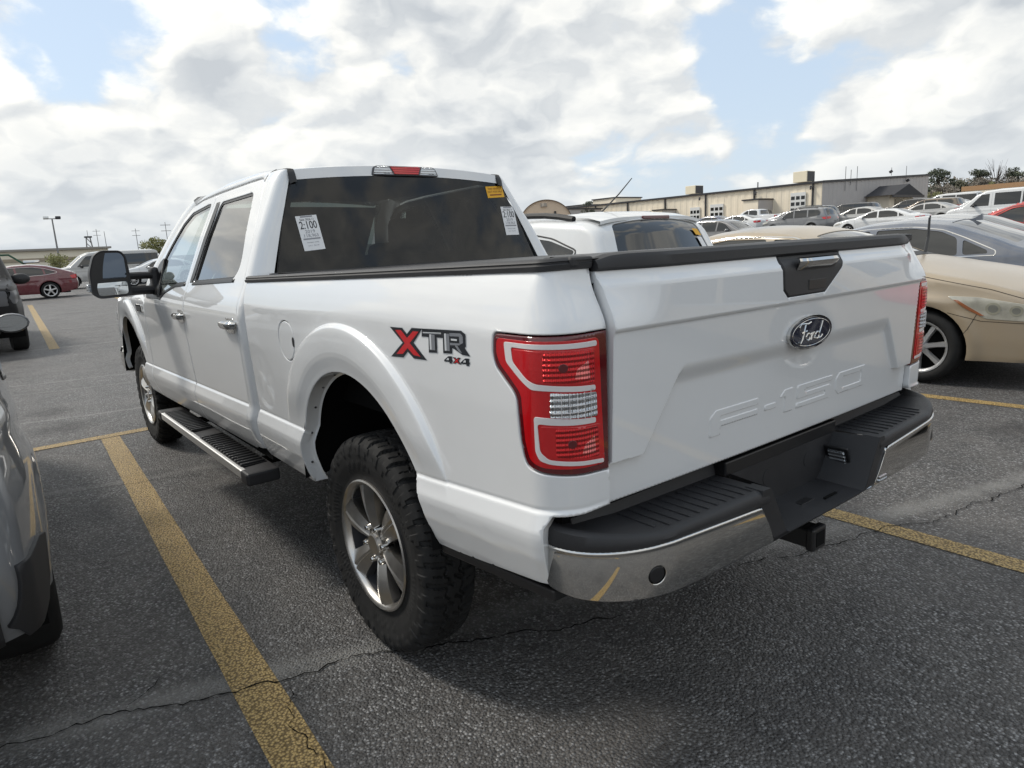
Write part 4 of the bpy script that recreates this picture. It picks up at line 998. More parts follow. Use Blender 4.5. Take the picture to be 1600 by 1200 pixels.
# ------------------------------------------------------------------ ground
HV = np.array([math.cos(R(-75)), math.sin(R(-75))])
def gz(x, y):
    """height of the lot: level near the pickup, climbing gently towards the far right"""
    d = (np.asarray(x, float)-CAM[0])*HV[0]+(np.asarray(y, float)-CAM[1])*HV[1]
    return sint(d, [-50, 4, 11, 14, 20, 35, 45, 55, 66, 72, 100, 140, 400], [0, 0, .06, .11, .2, .55, 1.0, 1.4, 1.7, 2.0, 2.7, 3.6, 5.0], 3.0)
def asphalt_nodes(T, b, yellow=False):
    tc = T.add('ShaderNodeTexCoord').outputs['Object']
    geo = T.add('ShaderNodeNewGeometry').outputs['Position']
    vor = T.add('ShaderNodeTexVoronoi', {'Vector': geo, 'Scale': 100.0, 'Randomness': 1.0})
    vcol = T.add('ShaderNodeSeparateColor', {0: vor.outputs['Color']}).outputs[0]
    big = T.noise(geo, .55, 6, .6); mid = T.noise(geo, 4.5, 5, .65); fin = T.noise(geo, 230.0, 3, .6)
    stone = T.ramp(vcol, [(0, .042), (.40, .088), (.70, .185), (.92, .38), (1, .52)])
    base = T.mix(T.math('MULTIPLY', T.ramp(vor.outputs['Distance'], [(.25, 0.0), (.62, 1.0)]), .75), stone, (.036, .034, .033, 1))
    base = T.mix(T.ramp(mid, [(.35, 0.0), (.75, .38)]), base, (.20, .185, .17, 1))
    base = T.mix(T.ramp(big, [(.38, .0), (.70, .38)]), base, (.17, .158, .148, 1))
    spots = T.add('ShaderNodeTexVoronoi', {'Vector': geo, 'Scale': .55, 'Randomness': 1.0}); sd = T.math('ADD', spots.outputs['Distance'], T.math('MULTIPLY', mid, .22))
    base = T.mix(T.math('MULTIPLY', T.ramp(sd, [(.17, .8), (.30, 0.0)]), T.ramp(T.add('ShaderNodeSeparateColor', {0: spots.outputs['Color']}).outputs[1], [(.45, 0.0), (.6, 1.0)])), base, (.030, .027, .026, 1))
    med = T.noise(geo, 1.9, 6, .7)
    base = T.mix(T.ramp(med, [(.45, 0.0), (.68, .5)]), base, (.060, .058, .058, 1))
    base = T.mix(T.math('MULTIPLY', T.ramp(T.noise(geo, .9, 3, .5), [(.60, 0.0), (.72, 1.0)]), .5), base, (.045, .043, .043, 1))
    sep = T.add('ShaderNodeSeparateXYZ', {0: geo}); x, y, z = sep.outputs
    wig = T.math('MULTIPLY', T.math('SUBTRACT', T.noise(geo, 1.4, 4, .6), .5), .16)
    # pale dusty bands where the slab joints come through
    band = None
    for x0, sl, w, amt in ((.12, .30, .075, .75), (3.02, .22, .055, .50), (5.72, .2, .032, .85), (7.6, .2, .028, .6), (8.4, .2, .035, .8), (12.85, .08, .05, .9), (17.2, .1, .07, .4), (21.5, .1, .08, .4)):
        d = T.math('ABSOLUTE', T.math('SUBTRACT', T.math('ADD', T.math('ADD', x, wig), T.math('MULTIPLY', y, -sl)), x0-sl*1.3))
        m = T.math('MULTIPLY', T.add('ShaderNodeMapRange', {0: d, 1: w*1.3, 2: w*.25, 3: 0.0, 4: amt}).outputs[0], T.ramp(mid, [(.30, .25), (.6, 1.0)]))
        band = m if band is None else T.math('MAXIMUM', band, m)
    base = T.mix(band, base, (.24, .235, .222, 1))
    if yellow:
        wear = T.math('ADD', T.math('MULTIPLY', vcol, .55), T.math('ADD', T.math('MULTIPLY', mid, .75), T.math('MULTIPLY', fin, .45)))
        yl = T.mix(mid, (.46, .32, .12, 1), (.60, .43, .185, 1))
        yl = T.mix(T.ramp(vor.outputs['Distance'], [(.28, 0.0), (.66, .95)]), yl, (.13, .085, .03, 1))
        base = T.mix(T.ramp(wear, [(1.12, 1.0), (1.34, 0.0)]), base, yl)
    T.set(b, 'Base Color', base)
    T.set(b, 'Roughness', T.math('MULTIPLY_ADD', vcol, -.22, .66))
    b.inputs['Specular IOR Level'].default_value = .45
    h = T.math('ADD', T.math('MULTIPLY', vor.outputs['Distance'], -1.0), T.math('MULTIPLY', fin, .5))
    T.set(b, 'Normal', T.add('ShaderNodeBump', {'Strength': 1.0, 'Distance': .011 if not yellow else .006, 'Height': h}))
def amat(name, yellow):
    m = bpy.data.materials.new(name); m.use_nodes = True; T = NT(m.node_tree); asphalt_nodes(T, T.n['Principled BSDF'], yellow); return m
M_ASPH = amat('asphalt', False); M_LINE = amat('worn_yellow_line', True)
xs_ = np.concatenate([np.arange(-400, -40, 30), np.arange(-40, 120, 3), np.arange(120, 1500, 60)])
ys_ = np.concatenate([np.arange(-1300, -130, 60), np.arange(-130, 40, 3), np.arange(40, 900, 40)])
GX, GY = np.meshgrid(xs_, ys_)
tag(grid('parking_lot', np.stack([GX, GY, gz(GX, GY)], -1).transpose(1, 0, 2), M_ASPH, None, flip=True), kind='structure')
def line(name, pts, w, h=.004):
    P = resample(pts, .25, closed=False); t = np.gradient(P, axis=0); t /= np.linalg.norm(t, axis=1)[:, None]; nn = np.stack([-t[:, 1], t[:, 0]], 1)
    V = []
    for p, q in zip(P, nn):
        for k in (-.5, .5):
            e = p+q*w*k*(1+random.uniform(-.03, .03)); V.append((e[0], e[1], float(gz(e[0], e[1]))+h))
    F = [(2*i, 2*i+2, 2*i+3, 2*i+1) for i in range(len(P)-1)]
    return tag(mesh(name, V, F, M_LINE), kind='structure')
line('stall_line', [(4.47, 1.18), (-.42, 1.395), (-3.5, 1.53)], .145)
line('stall_line', [(4.47, -1.45), (-.6, -1.43), (-3.6, -1.42)], .125)
line('stall_line', [(4.47, -4.36), (.3, -4.35), (-.6, -4.42), (-3.6, -4.5)], .125)
line('stall_line', [(4.55, 14.0), (4.55, -30.0)], .13, .0045)
line('stall_line', [(30.5, .15), (12.62, .88)], .16)
line('stall_line', [(31.0, -2.86), (12.9, -2.2)], .16)
line('stall_line', [(4.47, 4.1), (-.4, 4.3)], .13)
# cracks: ragged dark openings along the joints
M_CRACK = mat('crack_dark', (.006, .006, .006), .95, spec=.1)  # plain dark colour of the crack strips laid on the asphalt
def crack(pts, w, seed):
    rnd = random.Random(seed); P = resample(pts, .022, closed=False); V = []; off = 0; k = len(P)
    for i, p in enumerate(P):
        off = off*.85+rnd.uniform(-.014, .014); t = P[min(i+1, k-1)]-P[max(i-1, 0)]; t = t/np.linalg.norm(t); q = np.array([-t[1], t[0]])
        c_ = p+q*off; ww = w*rnd.uniform(.25, 1.0)*min(1, i/4+.1, (k-1-i)/4+.1)
        for s in (-.5, .5): V.append((c_[0]+q[0]*ww*s, c_[1]+q[1]*ww*s, float(gz(c_[0], c_[1]))+.0065))
    tag(mesh('crack', V, [(2*i, 2*i+2, 2*i+3, 2*i+1) for i in range(k-1)], M_CRACK), kind='structure')
crack([(.36, 2.3), (.30, 1.95), (.22, 1.72), (.10, 1.48), (.03, 1.30), (.01, 1.0), (-.12, .75), (-.34, .43), (-.5, .1)], .010, 1)
crack([(.24, 1.76), (.33, 1.70), (.40, 1.62)], .006, 7)
crack([(-.55, -.55), (-.72, -.95), (-.80, -1.2), (-.85, -1.43), (-.99, -1.91), (-1.09, -2.54), (-1.2, -3.3)], .008, 2)
crack([(1.62, 1.27), (1.58, 1.36), (1.66, 1.5), (1.60, 1.75)], .004, 11)
crack([(1.60, 1.27), (1.55, 1.15), (1.62, 1.02)], .004, 12)
crack([(.03, 1.30), (-.2, 1.38), (-.42, 1.33), (-.7, 1.42), (-1.1, 1.36)], .004, 15)
crack([(3.05, 1.75), (2.9, 1.3), (2.75, .85)], .006, 3)
# ------------------------------------------------------------------ parked cars
M_CGL = mat('dark_car_glass', (.010, .012, .013), .02, spec=.6, coat=.6)
M_CGL2 = glass('pale_car_glass', (.45, .50, .48))
M_CLAD = mat('grey_black_cladding', (.028, .028, .03), .6)
M_ALLOY = mat('alloy_rim', (.66, .66, .66), .32, metal=.8)
M_HEAD = mat('headlamp_lens', (.48, .47, .42), .18, coat=1.0, vary=(9, .35))
M_HEADY = mat('hazed_headlamp_lens', (.43, .415, .35), .25, coat=1.0, vary=(7, .25), coat_rough=.12)
M_PLATE = mat('plain_plate', (.6, .6, .58), .5)
_wheel_cache = {}
def wheel_meshes(r, w, spokes, rim_mat):
    key = (r, w, spokes, rim_mat.name)
    if key in _wheel_cache: return _wheel_cache[key]
    rr = r*.70; out = []
    t = MB().lathe([(w*.5-.02, rr*.98), (w*.5, rr*1.06), (w*.5+.006, r*.86), (w*.5-.012, r*.955), (w*.5-.035, r*.992), (0, r), (-w*.5+.03, r*.992), (-w*.5, r*.86), (-w*.5, rr)], (0, 0, 0), 'y', 40)
    o = t.build('tyre', M_RUBBER, None, angle=40); out.append(('tyre', o.data, M_RUBBER)); bpy.data.objects.remove(o)
    m = MB().lathe([(-w*.4, rr*.92), (w*.40, rr*.90), (w*.49, rr*.97), (w*.5, rr*1.02)], (0, 0, 0), 'y', 40)
    for k in range(spokes):
        a = 2*math.pi*k/spokes+.3; ca, sa = math.cos(a), math.sin(a); hw = min(.06, .95*rr/spokes*.95)
        for q0, q1 in ((-hw, hw),):
            P = []
            for t_ in (0.12, .55, .97):
                rad = rr*t_; y = w*.5-.02-.012*(1-t_)*0+.01*(t_ < .5); k1 = hw*(1.15-.45*(1-abs(t_-.5)))*1.1
                for q, yy in ((-k1, y-.03), (-k1*.6, y), (k1*.6, y), (k1, y-.03)): P.append((rad*ca-q*sa, yy, rad*sa+q*ca))
            m.add(P, [(i*4+j, i*4+j+1, (i+1)*4+j+1, (i+1)*4+j) for i in range(2) for j in range(3)])
    m.lathe([(w*.5-.02, rr*.22), (w*.5+.004, rr*.17), (w*.5+.006, .001)], (0, 0, 0), 'y', 20)
    o = m.build('rim', rim_mat, None, angle=35); out.append(('rim', o.data, rim_mat)); bpy.data.objects.remove(o)
    o = MB().lathe([(w*.1, .001), (w*.1, rr*.92)], (0, 0, 0), 'y', 24).build('brake_disc', M_DARK); out.append(('brake_disc', o.data, M_DARK)); bpy.data.objects.remove(o)
    _wheel_cache[key] = out; return out

def make_car(name, label, cat, loc, rz, sp, group=None):
    L, W, H = sp['L'], sp['W'], sp['H']; col = sp['mat']; res = sp.get('res', .05)
    car = tag(empty(name, (loc[0], loc[1], float(gz(loc[0], loc[1]))), rz), label, cat, group)
    pr = resample(fillet(sp['prof'], sp.get('fr', .12), 5), .02, closed=False)
    pr = np.concatenate([pr[:1], (pr[:-2]+2*pr[1:-1]+pr[2:])/4, pr[-1:]])
    ds = np.concatenate([[0], np.cumsum(np.hypot(*np.diff(pr, axis=0).T))]); S_ = np.arange(0, ds[-1], .02)
    PX, PZ = np.interp(S_, ds, pr[:, 0]), np.interp(S_, ds, pr[:, 1])
    tx, tz = np.gradient(PX), np.gradient(PZ)
    ker = np.ones(5)/5
    tx, tz = np.convolve(np.pad(tx, 2, 'edge'), ker, 'valid'), np.convolve(np.pad(tz, 2, 'edge'), ker, 'valid')
    nl = np.hypot(tx, tz)+1e-9; NX, NZ = tz/nl, -tx/nl
    prof = np.stack([PX, PZ], 1)
    bx_, bz_ = zip(*sorted(sp['belt'])); wr = sp.get('roofw', .77); rad = sp.get('rad', .07)
    wheels = sp['wheels']; wrr = sp['wr']
    def Y0(x, z):
        zb = np.interp(x, bx_, bz_)
        b = sint(z, [.15, .28, .42, .62, .80, 1.02], [.925, .965, .985, 1.0, .997, .968], .03)
        crease = .012*np.exp(-((z-(zb-.16))/.05)**2)
        t = np.clip((z-zb)/(H-zb), 0, 1.2)
        y = W/2*np.where(z > zb, np.interp(zb, [.62, .80, 1.02, 1.3], [1, .997, .968, .955])*(1-(1-wr/.968)*t**1.1), b+crease)
        ff = np.clip((x-(L/2-sp.get('ft', 1.0)))/sp.get('ft', 1.0), 0, 1); rf_ = np.clip((-(L/2-sp.get('rt', .9))-x)/sp.get('rt', .9), 0, 1)
        y = y*(1-sp.get('fk', .13)*ff**2.2-sp.get('rk', .10)*rf_**2.2)
        for xw in wheels:
            r_ = np.hypot(x-xw, z-wrr); y = y+.018*np.exp(-((r_-wrr*1.22)/.07)**2)*(z < zb)
        return y
    closed = prof[::2] if res < .045 else prof[::4]
    if not np.array_equal(closed[-1], prof[-1]): closed = np.concatenate([closed, prof[-1:]])
    def Ssurf(x, z):
        q = np.stack([x+0*z, z+0*x], 1)
        D = np.full(len(q), 1e9); A = closed[:-1]; B = closed[1:]; BA = B-A; dd = (BA**2).sum(1)+1e-12
        for s in range(0, len(q), 1500):
            p = q[s:s+1500]; t = np.clip(((p[:, None]-A)*BA).sum(2)/dd, 0, 1); e = p[:, None]-A-t[..., None]*BA
            D[s:s+1500] = np.sqrt((e**2).sum(2)).min(1)
        k = np.clip(1-D/rad, 0, 1)
        return np.stack([q[:, 0], Y0(q[:, 0], q[:, 1])-rad*(1-np.sqrt(np.maximum(1-k*k, 0)))*1.0, q[:, 1]], 1)
    def Snrm(uv):
        e = 4e-3; x, z = uv[:, 0], uv[:, 1]
        n0 = np.stack([-(Y0(x+e, z)-Y0(x-e, z))/(2*e), np.ones(len(x)), -(Y0(x, z+e)-Y0(x, z-e))/(2*e)], 1); n0 /= np.linalg.norm(n0, axis=1)[:, None]
        D = np.zeros(len(uv)); J = np.zeros(len(uv), int)
        for s in range(0, len(uv), 1500):
            d2 = ((uv[s:s+1500, None]-prof[None])**2).sum(2); j = d2.argmin(1); J[s:s+1500] = j; D[s:s+1500] = np.sqrt(d2[np.arange(len(j)), j])
        k = np.clip(1-D/rad, 0, 1)[:, None]; npf = np.stack([NX[np.minimum(J, len(NX)-1)], 0*D, NZ[np.minimum(J, len(NZ)-1)]], 1)
        n = n0*np.sqrt(1-k*k)+npf*k; return n/np.linalg.norm(n, axis=1)[:, None]
    Ssurf.nrm = Snrm
    cr = sp.get('crown', .035); fb = sp.get('bulge', .10)
    YE = np.maximum(Y0(PX, PZ)-rad, .05); VR = .80
    CR = cr*np.clip(NZ, 0, 1)+fb*np.clip(np.abs(NX), 0, 1)**2*(PZ < np.interp(PX, bx_, bz_)+.1)+.06*np.clip(np.abs(NX), 0, 1)*(PZ >= np.interp(PX, bx_, bz_)+.1)
    CR = np.convolve(np.pad(CR, 4, 'edge'), np.ones(9)/9, 'valid')
    if sp.get('hoodcrease'):
        pass
    def Tsurf(s, v):
        f = lambda a: np.interp(s, S_, a)
        vv = v/VR; c_ = f(CR)*(1-np.abs(vv)**2.2)-f(CR)*0
        return np.stack([f(PX)+f(NX)*c_, vv*f(YE), f(PZ)+f(NZ)*c_], 1)
    def s_at(x, z): return float(S_[((PX-x)**2+(PZ-z)**2).argmin()])
    zlow = sp.get('low', .24)
    # side outline: the silhouette, then back along the sill with the wheel openings
    k0 = np.argmax(PZ > zlow); k1 = len(PZ)-1-np.argmax(PZ[::-1] > zlow)
    sil = [tuple(p) for p in prof[k0:k1+1:2]]
    bot = []
    ro = wrr*1.14
    for xw in sorted(wheels):
        a0 = math.asin(np.clip((zlow-wrr)/ro, -1, 1))
        aa = np.linspace(math.pi-a0, a0, 22); bot += [(xw+ro*math.cos(a), wrr+ro*math.sin(a)) for a in aa]
    outline = sil+bot
    wins = [fillet(w, sp.get('wf', .04), 3) for w in sp['wins']]
    VV, FF, NN = [], [], []; k = 0
    def addp(d):
        nonlocal k
        V, F, N = d; VV.append(V); NN.append(N); FF.extend([tuple(i+k for i in f) for f in F]); k += len(V)
    offs = [[(PX[i]-NX[i]*d, PZ[i]-NZ[i]*d) for i in range(k0, min(k1, len(PX)), 2 if res < .05 else 4)] for d in ((rad*.06, rad*.2, rad*.45, rad*.75, rad*1.05) if res < .08 else (rad*.15, rad*.5, rad*1.05))]
    for mir in (False, True): addp(panel_data(outline, Ssurf, res=res, holes=wins, sgn=-1, mir=mir, thick=.02, bev=0, feats=offs))
    sw0, sw1 = s_at(*sp['ws'][0]), s_at(*sp['ws'][1]); holes = [fillet([(sw0, -.74), (sw0, .74), (sw1, .70), (sw1, -.70)], .05, 3)]
    if sp.get('bl'):
        sb0, sb1 = s_at(*sp['bl'][0]), s_at(*sp['bl'][1]); holes.append(fillet([(sb0, -.68), (sb0, .68), (sb1, .70), (sb1, -.70)], .06, 3))
    addp(panel_data([(S_[k0], -VR), (S_[k1], -VR), (S_[k1], VR), (S_[k0], VR)], Tsurf, res=res, holes=holes, sgn=-1, thick=.02, bev=0))
    mesh('body', np.concatenate(VV), FF, col, car, True, np.concatenate(NN))
    gm = sp.get('glass', M_CGL)
    for i, w in enumerate(wins):
        for mir in (False, True):
            wp = panel('window', grow(w, .004), Ssurf, gm, car, res=.08, sgn=-1, mir=mir, thick=0, bev=0, off=-.010)
    if sp.get('trim'):
        for mir in (False, True):
            hull = fillet(sp['trim'], .05, 3)
            panel('window_trim', grow(hull, sp.get('trimw', .011)), Ssurf, sp.get('trimmat', M_CHROME), car, res=.06, sgn=-1, mir=mir, thick=.004, bev=.002, off=.004, holes=[grow(hull, -.002)])
            for q in sp.get('posts', []): panel('window_post', q, Ssurf, M_BLACKS, car, res=.06, sgn=-1, mir=mir, thick=.003, bev=.001, off=.002)
    panel('windscreen', grow(holes[0], .005), Tsurf, sp.get('wsglass', M_CGL), car, res=.08, sgn=-1, thick=0, bev=0, off=-.006)
    if sp.get('bl'): panel('rear_window', grow(holes[1], .005), Tsurf, sp.get('blglass', gm), car, res=.08, sgn=-1, thick=0, bev=0, off=-.006)
    # seams as narrow dark gaps
    for q in sp.get('seams', []):
        P = resample(q, .05, closed=False); t = np.gradient(P, axis=0); t /= np.linalg.norm(t, axis=1)[:, None]; nn = np.stack([-t[:, 1], t[:, 0]], 1)*sp.get('seamw', .0020)
        for mir in (False, True):
            VV2 = Ssurf(*np.concatenate([P+nn, P-nn]).T)+np.array([0, .0015, 0]); 
            if mir: VV2 = VV2*np.array([1, -1, 1])
            n = len(P); mesh('door_gap', VV2, [(i, i+1, n+i+1, n+i) for i in range(n-1)], M_DARK, car)
    for key, nm, m_ in (('head', 'headlight', sp.get('headmat', M_HEAD)), ('tail', 'taillight', M_RED)):
        for q in sp.get(key, []):
            kind, poly = q
            for mir in (False, True):
                if kind == 's': panel(nm, fillet(poly, .03, 3), Ssurf, m_, car, res=.04, sgn=-1, mir=mir, thick=.006, bev=.003, off=.004)
                else:
                    pl = [(s_at(a, b), c_) for a, b, c_ in poly]; panel(nm, fillet(pl, .03, 3), Tsurf, m_, car, res=.04, sgn=-1, mir=mir, thick=.006, bev=.003, off=.004)
    for nm, kind, poly, m_ in sp.get('patches', []):
        if kind == 's':
            for mir in (False, True): panel(nm, poly, Ssurf, m_, car, res=.06, sgn=-1, mir=mir, thick=.008, bev=.003, off=.005)
        else:
            pl = [(s_at(a, b), c_) for a, b, c_ in poly]; panel(nm, pl, Tsurf, m_, car, res=.06, sgn=-1, thick=.008, bev=.003, off=.005)
    for xw in wheels:
        for s in (1, -1):
            w = empty('wheel', (xw, s*(W/2-sp.get('ww', .22)/2-.015), wrr), 0 if s > 0 else math.pi, car)
            for nm, me, mm in wheel_meshes(wrr, sp.get('ww', .22), sp.get('spokes', 7), sp.get('rim', M_ALLOY)): link(nm, me, None, w)
            P = np.array([[(xw+ro*1.01*math.cos(a), s*y, wrr+ro*1.01*math.sin(a)) for y in (W/2-.05, W/2-.45)] for a in np.linspace(-.3, math.pi+.3, 16)])
            grid('wheel_well', P, M_DARK, car)
            mesh('well_back', [(xw+ro*math.cos(a), s*(W/2-.34), wrr+ro*math.sin(a)) for a in np.linspace(-.3, math.pi+.3, 16)], [tuple(range(16))], M_DARK, car)
    MB().box((0, 0, zlow+.06), (L*.86, W*.80, .14)).build('underbody', M_DARK, car)
    if gm is not M_CGL or sp.get('cabin'):
        z0 = bz_[0]; MB().box((-.2, 0, z0-.12), (L*.5, W*.86, .05)).build('cabin_floor', M_DARK, car)
        for x_ in (.15, -.75):
            for s in (1, -1): MB().box((x_, s*.36, z0-.02), (.14, .48, .55), ry=-.2, bev=.05).box((x_-.08, s*.36, z0+.33), (.09, .26, .16), ry=-.2, bev=.04).build('seat', M_SEAT, car)
    if sp.get('mirror'):
        mx, mz = sp['mirror']; y = float(Y0(np.array([mx]), np.array([mz]))[0])
        for s in (1, -1):
            sc_ = sp.get('mirs', 1.0); P = []
            for d, kk in ((.07, .05), (.065, .55), (.04, .86), (0, 1.0), (-.05, 1.0), (-.055, .9)):
                P.append([(mx+d, s*(y+.13+.105*sc_*kk*math.cos(t)), mz+.035+.068*sc_*kk*math.sin(t)) for t in np.linspace(0, 2*math.pi, 18, endpoint=False)])
            mo = grid('mirror', np.array(P), sp.get('mirmat', col), car, closed=True, flip=s > 0, angle=50)
            mesh('mirror_glass', [(mx-.056, s*(y+.13+.092*sc_*math.cos(t)), mz+.035+.058*sc_*math.sin(t)) for t in np.linspace(0, 2*math.pi, 18, endpoint=False)], [tuple(range(18))], M_MIRROR, mo)
            MB().box((mx+.01, s*(y+.02), mz-.01), (.07, .10, .035), bev=.01).build('mirror_foot', M_BLACKS, mo)
    if sp.get('rails'):
        x0, x1, z0, dz = sp['rails']
        for s in (1, -1):
            xs2 = np.linspace(x0, x1, 14); pth = []
            for i, x in enumerate(xs2):
                j = (PX-x)**2+(PZ < np.interp(x, bx_, bz_))*9; zz = PZ[j.argmin()]
                pth.append((x, s*(W/2*wr*.93), zz+.0+dz*math.sin(math.pi*min(1, max(0, (i+.2)/13.4)))**.35))
            MB().tube(pth, sp.get('railr', .020), 8, sy=1.0).build('roof_rail', sp.get('railmat', M_BLACKS), car)
    return car, Ssurf, Tsurf, s_at, Y0

def P_(n, c, metal=.0, **k): return paint(n, c, metal, **k)
PNT = dict(beige=P_('beige_paint', (.37, .295, .20), .10, rough=.5, dust=.05, cr=.22), slate=P_('slate_blue_paint', (.10, .118, .155), .2, rough=.5, dust=.06, cr=.10), silver=P_('silver_paint', (.42, .42, .41), .35, rough=.45, cr=.08), white=P_('car_white_paint', (.72, .73, .73)), grey=P_('grey_paint', (.16, .165, .175), .35, rough=.45, dust=.04), steel=P_('steel_grey_paint', (.26, .27, .285), .35, rough=.45, dust=.03),
           dark=P_('charcoal_paint', (.035, .037, .04), .3), maroon=P_('maroon_paint', (.12, .009, .018), .1), red=P_('red_paint', (.42, .015, .012), .1), black=P_('black_paint', (.008, .008, .009)), navy=P_('navy_paint', (.015, .03, .09), .3), bronze=P_('bronze_paint', (.16, .125, .09), .5), gunm=P_('gunmetal_paint', (.16, .16, .165), .55))
def sedan(L=4.8, W=1.83, H=1.45, **k):
    a = L/2; h = H/1.45
    sp = dict(L=L, W=W, H=H, prof=[(a-.10, .22), (a-.01, .32), (a, .55), (a-.06, .72*h), (a-.24, .83*h), (a-.75, .945*h), (a-1.32, 1.035*h), (a-2.05, 1.34*h), (a-2.45, 1.425*h), (a-2.95, 1.45*h), (a-3.5, 1.395*h), (a-4.05, 1.20*h), (a-4.30, 1.085*h), (a-4.62*L/4.8, 1.055*h), (-a+.03, .98*h), (-a, .55), (-a+.06, .30), (-a+.16, .22)],
              belt=[(-a, .99*h), (0, .945*h), (a, .90*h)], wheels=[a-.95, a-.95-2.78*L/4.8], wr=.33, ws=((a-1.36, 1.045*h), (a-2.12, 1.36*h)), bl=((a-3.45, 1.40*h), (a-4.22, 1.12*h)),
              wins=[[(a-1.62, .985*h), (a-2.02, 1.245*h), (a-2.32, 1.345*h), (a-2.52, 1.352*h), (a-2.56, .985*h)], [(a-2.64, .985*h), (a-2.60, 1.355*h), (a-3.1, 1.36*h), (a-3.42, 1.31*h), (a-3.62, 1.22*h), (a-3.66, 1.0*h)], [(a-3.72, 1.005*h), (a-3.69, 1.20*h), (a-3.98, 1.06*h), (a-3.99, 1.02*h)]],
              trim=[(a-1.56, .975*h), (a-2.0, 1.26*h), (a-2.30, 1.36*h), (a-2.6, 1.375*h), (a-3.12, 1.375*h), (a-3.45, 1.325*h), (a-3.72, 1.215*h), (a-4.07, 1.05*h), (a-4.07, 1.0*h), (a-3.6, .985*h)],
              head=[('s', [(a-.14, .70*h), (a-.12, .60*h), (a-.40, .66*h), (a-.62, .79*h), (a-.40, .775*h)]), ('t', [(a-.01, .60*h, .45), (a-.01, .60*h, .80), (a-.16, .78*h, .80), (a-.10, .75*h, .45)])],
              tail=[('s', [(-a+.02, .98*h), (-a+.30, .93*h), (-a+.22, .80*h), (-a+.02, .80*h)]), ('t', [(-a+.04, .96*h, .40), (-a+.04, .96*h, .80), (-a, .80*h, .80), (-a, .84*h, .40)])],
              seams=[[(a-1.30, 1.0*h), (a-1.36, .70), (a-1.40, .35)], [(a-2.58, .97*h), (a-2.60, .6), (a-2.58, .30)], [(a-3.70, .97*h), (a-3.62, .75), (a-3.42, .60)], [(a-1.36, .32), (a-3.2, .32)]],
              mirror=(a-1.78, .96*h), spokes=7)
    sp.update(k); return sp
def suv(L=4.6, W=1.86, H=1.70, **k):
    a = L/2; h = H/1.70
    sp = dict(L=L, W=W, H=H, prof=[(a-.10, .30), (a-.01, .40), (a, .66), (a-.05, .88*h), (a-.22, .99*h), (a-.65, 1.07*h), (a-1.12, 1.13*h), (a-1.80, 1.50*h), (a-2.2, 1.625*h), (a-2.8, 1.665*h), (a-3.5, 1.665*h), (-a+.42, 1.62*h), (-a+.28, 1.56*h), (-a+.06, 1.10*h), (-a+.02, .92*h), (-a, .62), (-a+.05, .40), (-a+.14, .30)], fr=.10,
              belt=[(-a, 1.10*h), (0, 1.06*h), (a, 1.0*h)], wheels=[a-.93, a-.93-2.68*L/4.6], wr=.36, ws=((a-1.18, 1.16*h), (a-1.85, 1.52*h)), bl=((-a+.31, 1.56*h), (-a+.10, 1.16*h)),
              wins=[[(a-1.50, 1.10*h), (a-1.86, 1.40*h), (a-2.10, 1.53*h), (a-2.30, 1.555*h), (a-2.34, 1.10*h)], [(a-2.42, 1.10*h), (a-2.38, 1.56*h), (a-3.22, 1.56*h), (a-3.28, 1.11*h)], [(a-3.36, 1.115*h), (a-3.31, 1.555*h), (-a+.62, 1.53*h), (-a+.45, 1.36*h), (-a+.50, 1.19*h)]],
              trim=[(a-1.44, 1.09*h), (a-1.84, 1.42*h), (a-2.08, 1.55*h), (a-2.3, 1.575*h), (a-3.3, 1.575*h), (-a+.60, 1.55*h), (-a+.42, 1.36*h), (-a+.48, 1.17*h), (a-3.3, 1.095*h)], trimmat=M_BLACKS,
              head=[('s', [(a-.12, .90*h), (a-.10, .80*h), (a-.42, .84*h), (a-.55, .95*h)]), ('t', [(a-.01, .80*h, .45), (a-.01, .80*h, .80), (a-.10, .93*h, .80), (a-.07, .91*h, .45)])],
              tail=[('s', [(-a+.05, 1.08*h), (-a+.36, 1.06*h), (-a+.20, .93*h), (-a+.03, .92*h)]), ('t', [(-a+.06, 1.08*h, .44), (-a+.06, 1.08*h, .80), (-a+.02, .92*h, .80), (-a+.03, .96*h, .44)])],
              patches=[('sill_cladding', 's', [(a-1.34, .31), (a-1.34, .44), (a-3.18*L/4.6, .44), (a-3.18*L/4.6, .31)], M_CLAD)],
              seams=[[(a-1.16, 1.08*h), (a-1.22, .75), (a-1.26, .46)], [(a-2.37, 1.08*h), (a-2.40, .6), (a-2.36, .45)], [(a-3.32, 1.08*h), (a-3.28, .85), (a-3.06, .66)]],
              mirror=(a-1.66, 1.09*h), spokes=5, rad=.075, roofw=.78, fr2=0, low=.32)
    sp.update(k); return sp
